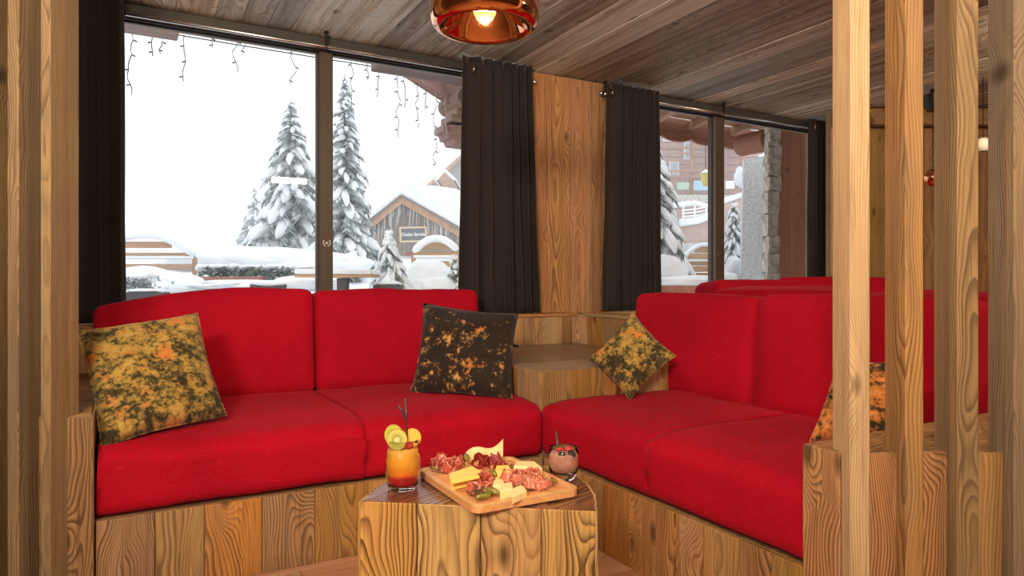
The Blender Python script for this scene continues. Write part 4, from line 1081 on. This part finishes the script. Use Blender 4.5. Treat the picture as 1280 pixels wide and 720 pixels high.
# hedge on a rust-coloured kerb
e = empty('clipped_hedge', at(290, 350, 8.0), 'low dark clipped hedge dusted with snow', 'hedge')
bm = bmesh.new(); rnd = random.Random(8)
for k in range(520):
    px = rnd.uniform(248, 400); c = at(px, rnd.uniform(334, 346) + max(0, px - 345) * 0.12, 8.0 + rnd.uniform(-.15, .3)) - e.location
    v0 = Vector((rnd.gauss(0, 1), rnd.gauss(0, 1), rnd.gauss(0, 1))).normalized() * 0.05; v1 = Vector((rnd.gauss(0, 1), rnd.gauss(0, 1), rnd.gauss(0, 1))).normalized() * 0.045
    bm.faces.new([bm.verts.new(v) for v in (c - v0, c + v1, c + v0)])
put('leaves', bm_mesh(bm), plain('hedge_leaves', (0.13, 0.16, 0.14), 0.8, nscale=8, namt=0.6), e, kind='stuff')
bm = bmesh.new()
for k in range(34):
    px = 250 + k * 4.3; c = at(px, 334 + rnd.uniform(-1, 1), 8.05) - e.location; blob(bm, c, (rnd.uniform(.04, .07), .12, rnd.uniform(.02, .045)), .3, 8, 6, seed=k)
put('snow', bm_mesh(bm), SNOW, e, smooth=True, kind='stuff')
p0, p1 = at(244, 349, 7.9), at(330, 349, 7.9)
tag(put('kerb', box_me((p1 - p0).length, 0.1, 0.06, 0.005), REDWALL, None, (p0 + p1) / 2, (0, 0, -HEAD)), 'rust-coloured kerb strip under the clipped hedge', 'kerb')
# bush bottom left
e = empty('snowy_bush', at(172, 356, 6.6), 'rounded evergreen bush under snow at the lower left of the large window', 'bush')
bm = bmesh.new(); rnd = random.Random(18)
for k in range(300):
    c = Vector((rnd.gauss(0, .08), rnd.gauss(0, .08), rnd.uniform(-.06, .07)))
    v0 = Vector((rnd.gauss(0, 1), rnd.gauss(0, 1), rnd.gauss(0, 1))).normalized() * 0.03
    v1 = Vector((rnd.gauss(0, 1), rnd.gauss(0, 1), rnd.gauss(0, 1))).normalized() * 0.03
    bm.faces.new([bm.verts.new(v) for v in (c - v0, c + v1, c + v0)])
put('leaves', bm_mesh(bm), NEEDLE, e, kind='stuff')
bm = bmesh.new()
for k in range(9): blob(bm, (rnd.gauss(0, .07), rnd.gauss(0, .05), rnd.uniform(.03, .09)), (.06, .06, .035), .3, 10, 7, seed=k)
put('snow', bm_mesh(bm), SNOW, e, smooth=True, kind='stuff')
# wicker chair backs, planter pots and the stand-up table
def wicker(px0, px1, ytop, d, label, name='wicker_chair', cat='chair'):
    a_, b_ = at(px0, ytop, d), at(px1, ytop, d); L = (b_ - a_).length; ztop = a_.z
    zg = 0.72
    e = empty(name, ((a_.x + b_.x) / 2, (a_.y + b_.y) / 2, zg), label, cat, rz=-HEAD)
    h = ztop - zg - 0.03
    if cat == 'chair':
        put('seat', box_me(L, 0.4, 0.05, 0.01), DARKG, e, (0, 0.22, h * 0.35))
        n = 14
        for k in range(n): put('slat', box_me(L / n * 0.72, 0.025, h * 0.8, 0.002), DARKG, e, ((k + .5) / n * L - L / 2, 0, h * 0.6))
        put('top_rail', box_me(L, 0.04, 0.03, 0.005), DARKG, e, (0, 0, h - 0.015))
        for sx in (-1, 1):
            for yy in (0.0, 0.4): put('leg', box_me(0.03, 0.03, h * 0.6, 0.003), DARKG, e, (sx * (L / 2 - 0.02), yy, h * 0.3 - 0.15))
    else:
        bm = bmesh.new(); bmesh.ops.create_cone(bm, cap_ends=True, segments=4, radius1=L * 0.5, radius2=L * 0.66, depth=h + 0.2)
        bmesh.ops.rotate(bm, cent=(0, 0, 0), matrix=Matrix.Rotation(pi / 4, 3, 'Z'), verts=bm.verts)
        put('tub', bm_mesh(bm), DARKG, e, (0, 0.12, h / 2 - 0.1))
    bm = bmesh.new(); blob(bm, (0, 0.0 if cat == 'chair' else 0.12, h + 0.01), (L * .52, 0.05 if cat == 'chair' else L * .45, 0.022), .2, 20, 10)
    put('snow_cap', bm_mesh(bm), SNOW, e, smooth=True)
wicker(313, 358, 351.5, 6.2, 'dark wicker chair back topped with snow below the large window')
wicker(465, 500, 352, 6.2, 'dark square planter of the small fir behind the second back cushion', 'planter', 'planter')
wicker(152, 195, 361, 5.8, 'dark planter edge at the lower left of the large window', 'planter', 'planter')
tp = at(418, 345, 5.9); e = empty('stand_table', (tp.x, tp.y, 0.72), 'wooden outdoor table under a slab of snow behind the mullion', 'table', rz=-HEAD)
tl = 96 / FPX * 5.9
put('tabletop', box_me(tl, 0.4, 0.022, 0.003), WFENCE, e, (0, 0.15, tp.z - 0.72)); put('leg', box_me(0.09, 0.09, tp.z - 0.72 + 0.1, 0.004), DARKG, e, (0.045, 0.12, (tp.z - 0.72) / 2 - 0.07))
put('snow_cap', soft_box(tl * 1.02, 0.42, 0.05, 0.02, n=(16, 8, 4)), SNOW, e, (0, 0.15, tp.z - 0.72 + 0.036), smooth=True)

# chalet with the sign
cp = at(502, 355, 16.0); k16 = 16.0 / FPX
ch = empty('snowed_chalet', (cp.x, cp.y, 0.9), 'small wooden chalet with thick snow roof, hanging icicle lights and name sign', 'chalet', rz=-HEAD + radians(3))
def cz(py): return (HOR - py) * k16 + 0.1
CHW = plain('chalet_weathered_boards', (0.30, 0.27, 0.26), 0.9, nscale=5, namt=0.35)
def gable(x0, x1, yl, ya, yr, ybase, xa=0.0):
    return [(x0 * k16, cz(yl)), (xa * k16, cz(ya)), (x1 * k16, cz(yr)), (x1 * k16, cz(ybase)), (x0 * k16, cz(ybase))]
def extr(poly, y0, y1, ch_=0.0):
    me = prism_me(poly, y0, y1, ch_); 
    for v in me.vertices: v.co = Vector((v.co.x, v.co.z, v.co.y))
    me.flip_normals(); return me
put('gable_wall', extr(gable(-50, 88, 295, 250, 305, 372), 0.5, 5.5), CHW, ch)
for i in range(22):                        # upright boards of the gable, one by one
    x = -49 + i * 6.2
    yt = 252 + abs(x) * (45 / 52 if x < 0 else 0.60)
    me = box_me(5.7 * k16, 0.03, (372 - yt) * k16, 0.004)
    put('board', me, plain('chalet_board', (0.36, 0.28, 0.23), 0.9, nscale=6, namt=0.3) if i == 0 else D.materials['chalet_board'], ch, (x * k16, 0.47, cz((372 + yt) / 2)))
CHF = plain('chalet_fascia', (0.46, 0.24, 0.13), 0.85, nscale=8, namt=0.25)
CHD = plain('chalet_fascia_dark', (0.22, 0.15, 0.11), 0.85, nscale=8, namt=0.25)
for nm, m_, o_, w0, yy in (('bargeboard', CHF, 3.0, 8.5, -0.02), ('bargeboard', CHD, 0, 3, -0.06)):
    L_ = [(-57, 291), (0, 243), (0, 243 + w0), (-57, 291 + w0)]; R_ = [(0, 243), (90, 295), (90, 295 + w0), (0, 243 + w0)]
    for pl_ in (L_, R_):
        put(nm, extr([(x * k16, cz(y + o_)) for x, y in pl_], yy, yy + 0.06), m_, ch)
put('roof', extr([(-58 * k16, cz(291)), (0, cz(243)), (92 * k16, cz(296)), (92 * k16, cz(299)), (0, cz(246)), (-58 * k16, cz(294))], 0.0, 6.0), CHD, ch)
sp = [(-60, 291), (-59, 286), (-30, 259), (-12, 239), (-4, 233), (12, 231), (40, 232), (70, 236), (95, 262), (96, 297), (0, 243)]
sm = extr([(x * k16, cz(y)) for x, y in sp], -0.10, 6.0, 0.05)
put('roof_snow', sm, SNOW, ch, smooth=False)
ICE = plain('icicle_lights', (0.62, 0.60, 0.58), 0.5)
rnd = random.Random(5); bm = bmesh.new()
for k in range(95):
    x = rnd.uniform(-54, 84); yt = 254 + abs(x) * (0.84 if x < 0 else 0.578); L = rnd.uniform(5, 24) * (1.1 if abs(x - 5) < 45 else 0.8)
    tube_verts(bm, [(x * k16, 0.02 + rnd.uniform(0, .3), cz(yt)), ((x + rnd.uniform(-.5, .5)) * k16, 0.02, cz(yt + L))], [0.012, 0.006], 4)
put('icicle_lights', bm_mesh(bm), ICE, ch, kind='stuff')
SIGNF = plain('sign_frame', (0.72, 0.55, 0.32), 0.6); SIGNB = plain('sign_field', (0.12, 0.12, 0.14), 0.7)
sg = put('sign', box_me(31 * k16, 0.05, 17.5 * k16, 0.0), SIGNB, ch, (15.0 * k16, -0.10, cz(293.5)), (0, radians(-1.5), 0))
for dx, dz, sx, sz in ((0, 8.5, 33, 2), (0, -8.5, 33, 2), (-15.7, 0, 2, 18), (15.7, 0, 2, 18)):
    put('frame_bar', box_me(sx * k16, 0.07, sz * k16, 0.004), SIGNF, sg, (dx * k16, -0.01, dz * k16))
lt = text_me('Chalet Savoie', 5.6 * k16, 0.002, space=0.97); 
put('lettering', lt, WHITE, sg, (0, -0.03, 0.0), (pi / 2, 0, 0))
put('shutter', box_me(8 * k16, 0.05, 15 * k16, 0.004), plain('red_shutter', (0.45, 0.08, 0.08), 0.7), ch, (8 * k16, 0.40, cz(322)))
put('window', box_me(15 * k16, 0.05, 12 * k16, 0.004), plain('dark_window', (0.10, 0.08, 0.08), 0.3), ch, (-40 * k16, 0.42, cz(329)))
put('window_board', box_me(20 * k16, 0.06, 10 * k16, 0.004), SIGNF, ch, (-12 * k16, 0.40, cz(330)))

# bigger house behind it: only a roof edge and a dormer show
hp = at(585, 355, 24.0); k24 = 24.0 / FPX
hs = empty('far_lodge', (hp.x, hp.y, 0.9), 'steep brown gable of a larger house rising behind the chalet', 'house', rz=-HEAD)
def hz(py): return (HOR - py) * k24 + 0.1
put('gable_wall', extr([(-48 * k24, hz(232)), (0, hz(192)), (60 * k24, hz(232)), (60 * k24, hz(330)), (-48 * k24, hz(330))], 0.3, 6), plain('lodge_wall', (0.42, 0.36, 0.36), 0.8, nscale=2, namt=0.2), hs)
put('bargeboard', extr([(-54 * k24, hz(234)), (0, hz(186)), (0, hz(192)), (-50 * k24, hz(236))], -0.1, 0.3), CHF, hs)
put('bargeboard', extr([(0, hz(186)), (66 * k24, hz(236)), (62 * k24, hz(238)), (0, hz(192))], -0.1, 0.3), CHF, hs)
put('dormer', extr([(-32 * k24, hz(236)), (-22 * k24, hz(226)), (-10 * k24, hz(236))], -2.0, 0.2), CHF, hs)
put('dormer_snow', extr([(-34 * k24, hz(236)), (-22 * k24, hz(222.5)), (-8 * k24, hz(236)), (-12 * k24, hz(236)), (-22 * k24, hz(227)), (-30 * k24, hz(236))], -2.1, 0.3), SNOW, hs)

# far pinkish lodge beyond the far window
lp = at(875, 355, 21.0); k21 = 21.0 / FPX
lo = empty('timber_lodge', (lp.x, lp.y, 0.9), 'large pinkish timber lodge with balconies beyond the far window', 'house', rz=-HEAD)
def lz(py): return (HOR - py) * k21 + 0.1
def lbox(nm, x0, x1, y0, y1, mat, dy=0.0, th=0.1, par=None):
    return put(nm, box_me((x1 - x0) * k21, th, (y1 - y0) * k21, 0.005), mat, lo, (((x0 + x1) / 2 - 875) * k21, dy, lz((y0 + y1) / 2)))
PANEW = plain('far_window_pane', (0.45, 0.52, 0.58), 0.2)
lbox('wall', 790, 960, 120, 250, PINKW, 1.0, 0.4)
for i in range(13):
    lbox('board', 790, 960, 124 + i * 9.6, 132.8 + i * 9.6, PINKW, 0.78, 0.05)
for (x0, y0, w_, h_) in ((843, 197, 13, 20), (862, 172, 12, 22), (900, 190, 14, 20), (835, 155, 11, 16)):
    f_ = lbox('window', x0, x0 + w_, y0, y0 + h_, WHITE, 0.72, 0.06)
    put('pane', box_me((w_ - 3) * k21 / 2 - 0.02, 0.04, (h_ - 3) * k21, 0.002), PANEW, f_, (-(w_ - 3) * k21 / 4, -0.03, 0))
    put('pane', box_me((w_ - 3) * k21 / 2 - 0.02, 0.04, (h_ - 3) * k21, 0.002), PANEW, f_, ((w_ - 3) * k21 / 4, -0.03, 0))
for x in (815, 866, 897, 930): lbox('post', x, x + 4, 130, 250, WOUTZ, 0.3, 0.12)
for y in (183, 190, 212, 219): lbox('balcony_rail', 795, 955, y, y + 2, WOUT, 0.1, 0.08)
for i, x in enumerate(range(800, 950, 5)): lbox('baluster', x, x + 1, 212, 226, WOUT, 0.1, 0.04)
lbox('plinth', 790, 960, 243, 252, STONE, 0.2, 0.3); lbox('basement', 790, 960, 250, 335, PINKW, 1.0, 0.4)
banc = [plain('banner_green', (0.35, 0.55, 0.35), 0.7), plain('banner_blue', (0.35, 0.55, 0.75), 0.7), plain('banner_red', (0.75, 0.2, 0.18), 0.7)]
lbox('banner', 846, 861, 228, 237, banc[0], 0.0, 0.03); lbox('banner', 867, 886, 226, 238, banc[1], 0.0, 0.03); lbox('banner', 900, 906, 224, 236, banc[2], 0.0, 0.03); lbox('banner', 907, 918, 226, 236, WHITE, 0.0, 0.03)
me = extr([((x - 875) * k21, lz(y)) for x, y in ((800, 110), (905, 162), (925, 172), (940, 186), (935, 150), (960, 120))], -1.2, 4, 0.04)
put('roof_snow', me, SNOW, lo)
# retaining wall with a snowed rail
rp_ = at(885, 355, 14.0); k14 = 14.0 / FPX
rw = empty('retaining_wall', (rp_.x, rp_.y, 0.9), 'pinkish retaining wall with snow-covered handrail in front of the lodge', 'wall', rz=-HEAD)
def rz_(py): return (HOR - py) * k14 + 0.1
put('wall', extr([((x - 885) * k14, rz_(y)) for x, y in ((835, 262), (886, 262), (932, 247), (932, 300), (880, 306), (835, 306))], 0, 0.3), plain('retaining_render', (0.50, 0.36, 0.32), 0.9, nscale=5), rw)
put('wall_base', extr([((x - 885) * k14, rz_(y)) for x, y in ((835, 306), (932, 300), (932, 352), (835, 352))], -0.1, 0.2), plain('grey_render', (0.52, 0.52, 0.53), 0.9, nscale=5), rw)
put('snow_cap', tube_me([((x - 885) * k14, 0.1, rz_(y)) for x, y in ((835, 258), (870, 254), (886, 258), (905, 252), (932, 243))], 0.07, 8), SNOW, rw, smooth=True)
put('snow_cap', tube_me([((x - 885) * k14, -0.1, rz_(y)) for x, y in ((848, 279), (870, 276), (886, 270))], 0.08, 8), SNOW, rw, smooth=True)
for yy in (260, 264, 268):
    put('rail', tube_me([((x - 885) * k14, -0.15, rz_(y)) for x, y in ((850, yy + 4), (870, yy + 2), (888, yy - 2))], 0.018, 6), WHITE, rw)
for xx in (852, 866, 880): put('rail_post', box_me(0.03, 0.03, 16 * k14, 0.002), WHITE, rw, ((xx - 885) * k14, -0.15, rz_(266)))
# yellow-green lantern hanging outside
lp2 = at(882, 222, 8.0)
ln = empty('lantern', lp2, 'yellow-green hanging lantern capped with snow beside the far mullion', 'lantern')
put('body', lathe_me([(0, -0.10), (0.035, -0.10), (0.055, 0.03), (0.055, 0.05), (0, 0.05)], 6), plain('lantern_glass', (0.70, 0.66, 0.25), 0.4), ln)
put('roof', lathe_me([(0, 0.05), (0.075, 0.05), (0.0, 0.10)], 6), SNOW, ln); put('cord', tube_me([(0, 0, 0.09), (0, 0, 0.85)], 0.004, 5), BLACKM, ln)
# low rust wall just outside
p0, p1 = at(800, 362, 6.4), at(935, 362, 6.4)
tag(put('parapet', box_me((p1 - p0).length, 0.15, 0.24, 0.006), REDWALL, None, ((p0.x + p1.x) / 2, (p0.y + p1.y) / 2, 0.985 - 0.12), (0, 0, -HEAD)), 'low rust-red parapet under the far window', 'parapet')
# leaning slab, stone pier, timber post
sp_ = at(943, 355, 8.2); k7 = 8.2 / FPX
sl = empty('leaning_slab', (sp_.x, sp_.y, 0.8), 'tall leaning grey stone slab beyond the far window', 'slab', rz=-HEAD)
def sz_(py): return (HOR - py) * k7 + 0.2
put('face', extr([((x - 943) * k7, sz_(y)) for x, y in ((930, 200), (958, 194), (953, 280), (944, 380), (925, 380))], 0, 0.05), CONCRETE, sl)
put('edge', extr([((x - 943) * k7, sz_(y)) for x, y in ((958, 194), (961, 196), (953, 300), (947, 380), (942, 380), (951, 290))], -0.005, 0.06), plain('slab_edge', (0.62, 0.66, 0.68), 0.8), sl)
put('return_face', extr([((x - 943) * k7, sz_(y)) for x, y in ((960, 196), (964, 230), (964, 380), (946, 380), (953, 300))], 0.02, 0.12), CONCRETE, sl)
ps = at(964, 355, 6.62); k73 = 6.62 / FPX
pe = empty('stone_pier', (ps.x, ps.y, 0.7), 'narrow pier of rough grey stones beside the brown timber post', 'pier', rz=-HEAD)
rnd = random.Random(31); z = 0.0; first = None
while z < 2.0:
    h = rnd.uniform(0.10, 0.22); wd = rnd.uniform(0.10, 0.125)
    bm = bmesh.new(); r_ = bmesh.ops.create_cube(bm, size=1)['verts']; bmesh.ops.scale(bm, vec=(wd, 0.15, h * 0.96), verts=r_)
    bmesh.ops.subdivide_edges(bm, edges=list(bm.edges), cuts=2, use_grid_fill=True)
    for v in bm.verts: v.co += noise.noise_vector(v.co * 12 + Vector((z, 0, 0))) * 0.022
    put('stone', bm_mesh(bm), STONE, pe, (rnd.uniform(-.012, .012), 0, z + h / 2), smooth=False); z += h
def upright(px0, px1, d, z0, z1, label, name='timber_post'):
    a_, b_ = at(px0, 355, d), at(px1, 355, d)
    return tag(put(name, box_me((b_ - a_).length, 0.2, z1 - z0, 0.005), WOUTZ, None, ((a_.x + b_.x) / 2 + SH * .1, (a_.y + b_.y) / 2 + CH * .1, (z0 + z1) / 2), (0, 0, -HEAD)), label, 'post')
upright(970, 1012, 6.75, 0.7, 2.62, 'broad reddish-brown timber post outside the right end of the far window')
# eaves over the far window: soffit, rafters, scalloped valance, log bracket
ev = empty('eaves_canopy', (4.6, 4.9, 2.55), 'brown timber eaves with a scalloped edge above the far window', 'eaves')
for i in range(5): put('soffit_board', box_me(3.2, 0.21, 0.02, 0.003), WOUT, ev, (0.3, -0.62 + i * 0.215, 0.17 - i * 0.004))
for x in (-0.75, -0.15, 0.35, 0.95): put('rafter', box_me(0.07, 1.35, 0.09, 0.004), WFENCE, ev, (x, -0.02, 0.11), (0, 0, radians(-18)))
pts = [(-1.5, 0.22)] ; n = 96
low = [(-1.5 + 3.2 * i / n, -0.03 - 0.045 * abs(sin(pi * (i / n) * 8.0)) ** 0.6) for i in range(n + 1)]
poly = [(x, z) for x, z in low] + [(1.7, 0.16), (-1.5, 0.16)]
put('valance', extr(poly, 0.42, 0.45), WOUT, ev)
lg = put('log_bracket', tube_me([(0, -0.15, 0), (0, 0.2, 0)], 0.11, 18), WOUT, ev, (at(945, 178, 6.9).x - 4.6, at(945, 178, 6.9).y - 4.9, at(945, 178, 6.9).z - 2.55))
# purlin ends over the large window
GREYW = wood('wood_weathered_eaves', 'x', (0.36, 0.26, 0.23), (0.28, 0.19, 0.165), (0.15, 0.10, 0.085), period=0.02, contrast=0.5, rough=0.8, knots=0.07)
tag(put('purlin', box_me(1.0, 0.55, 0.14, 0.008), GREYW, None, (0.233 - 0.5, 4.44, 2.58)), 'squared timber purlin end above the upper left of the large window', 'timber')
tag(put('purlin', box_me(1.0, 0.55, 0.14, 0.008), GREYW, None, (1.465 + 0.5, 4.44, 2.578)), 'squared timber purlin end above the right pane of the large window', 'timber')
co_ = empty('roof_corbel', (2.45, 5.0, 2.1), 'stepped log corbel under the eaves beside the dark curtain', 'corbel')
DKW = wood('wood_corbel', 'x', (0.36, 0.24, 0.20), (0.28, 0.175, 0.145), (0.15, 0.09, 0.075), period=0.02, contrast=0.4, rough=0.8, knots=0.06)
put('log', tube_me([(-0.17, -0.15, 0.37), (-0.17, 0.25, 0.37)], 0.075, 20), DKW, co_)
put('beam', box_me(0.62, 0.2, 0.2, 0.01), DKW, co_, (0.10, 0.05, 0.33)); put('beam', box_me(0.9, 0.2, 0.35, 0.01), DKW, co_, (0.16, 0.1, 0.62), (0, radians(-28), 0))
put('beam', box_me(0.62, 0.22, 0.06, 0.008), DKW, co_, (0.05, 0.05, 0.22))
put('corbel_block', extr([(-0.32, 0.16), (0.4, 0.19), (0.4, 0.0), (-0.22, 0.02), (-0.24, 0.06), (-0.27, 0.06), (-0.28, 0.10), (-0.32, 0.11)], -0.05, 0.15), DKW, co_)
pa, pb_ = at(498, 92, 5.35), at(600, 158, 5.55); dd_ = pb_ - pa
put('roof_board', box_me(dd_.length, 0.03, 0.26, 0.005), DKW, co_, (pa + pb_) / 2 - co_.location + Vector((0.05, 0, 0.13)), (0, math.atan2(-dd_.z, sqrt(dd_.x ** 2 + dd_.y ** 2)), math.atan2(dd_.y, dd_.x)))
# icicle light strands
WIRE = plain('frosted_wire', (0.42, 0.45, 0.47), 0.5)
rnd = random.Random(77)
strands = [(164, 43, 118), (190, 47, 70), (203, 48, 68), (230, 50, 102), (266, 46, 60), (295, 46, 90), (306, 46, 70), (366, 60, 107), (440, 76, 140), (459, 84, 100), (473, 90, 122),
           (497, 94, 172), (505, 96, 135), (522, 100, 160), (532, 112, 138), (544, 122, 205), (557, 128, 166)]
lab = ['at the far left of the window', 'second from the left', 'third from the left', 'below the left purlin end', 'short one left of centre', 'beside a small chain', 'close to the chain strand', 'left of the mullion',
       'right of the mullion', 'short one before the slim fir', 'with a curl at its end', 'longest in the middle of the right pane', 'short one beside the long middle strand', 'over the chalet roof', 'small one near the corbel', 'longest beside the corbel', 'last one next to the dark curtain']
for (px, y0, y1), lb in zip(strands, lab):
    kx = (px - 640) / FPX; d = 4.78 / (CH - kx * SH); top = at(px, y0 - 6, d); L = (y1 - y0 + 6) * d / FPX
    e = empty('light_strand', top, 'thin frosted icicle light strand, ' + lb, 'light strand', 'icicle light strands outside the large window')
    n = max(5, int(L / 0.03)); pts = [Vector((0.020 * noise.noise(Vector((px * .37, k * 0.35, 0))) * min(k, 4) / 2, 0.01 * noise.noise(Vector((px, k * .4, 5))), -L * k / n)) for k in range(n + 1)]
    put('wire', tube_me(pts, 0.0038, 5), WIRE, e)
    step = max(2, n // max(2, int(L / 0.09)))
    for k in range(2, n + 1, step):
        sg_ = rnd.choice((-1, 1)); q = pts[k]
        put('bulb', tube_me([q, q + Vector((sg_ * 0.014, 0, -0.006)), q + Vector((sg_ * 0.024, 0, -0.010))], [0.003, 0.0055, 0.0015], 5), DARKG, e)
tag(put('cable', tube_me([(-0.6, 4.78, 2.58), (0.6, 4.78, 2.57), (1.5, 4.78, 2.57), (2.2, 4.78, 2.53)], 0.004, 5), BLACKM, None), 'thin cable from which the icicle light strands hang', 'cable')

# falling snow and cloud between the terrace and the far houses: thin even haze
hm = D.materials.new('snowfall_haze'); SC.cycles.volume_bounces = 3; hm.use_nodes = True; t_ = hm.node_tree; t_.nodes.remove(t_.nodes['Principled BSDF'])
vs_ = t_.nodes.new('ShaderNodeVolumeScatter'); vs_.inputs['Density'].default_value = 0.018; vs_.inputs['Color'].default_value = (1, 1, 1, 1); vs_.inputs['Anisotropy'].default_value = 0.0
t_.links.new(vs_.outputs[0], t_.nodes['Material Output'].inputs['Volume'])
put('haze', box_me(60, 24, 20, 0), hm, None, (6, 19.0, 10.5), kind='stuff')
tag(COL.objects[-1], 'thin white haze of falling snow over the terrace and houses', 'haze')
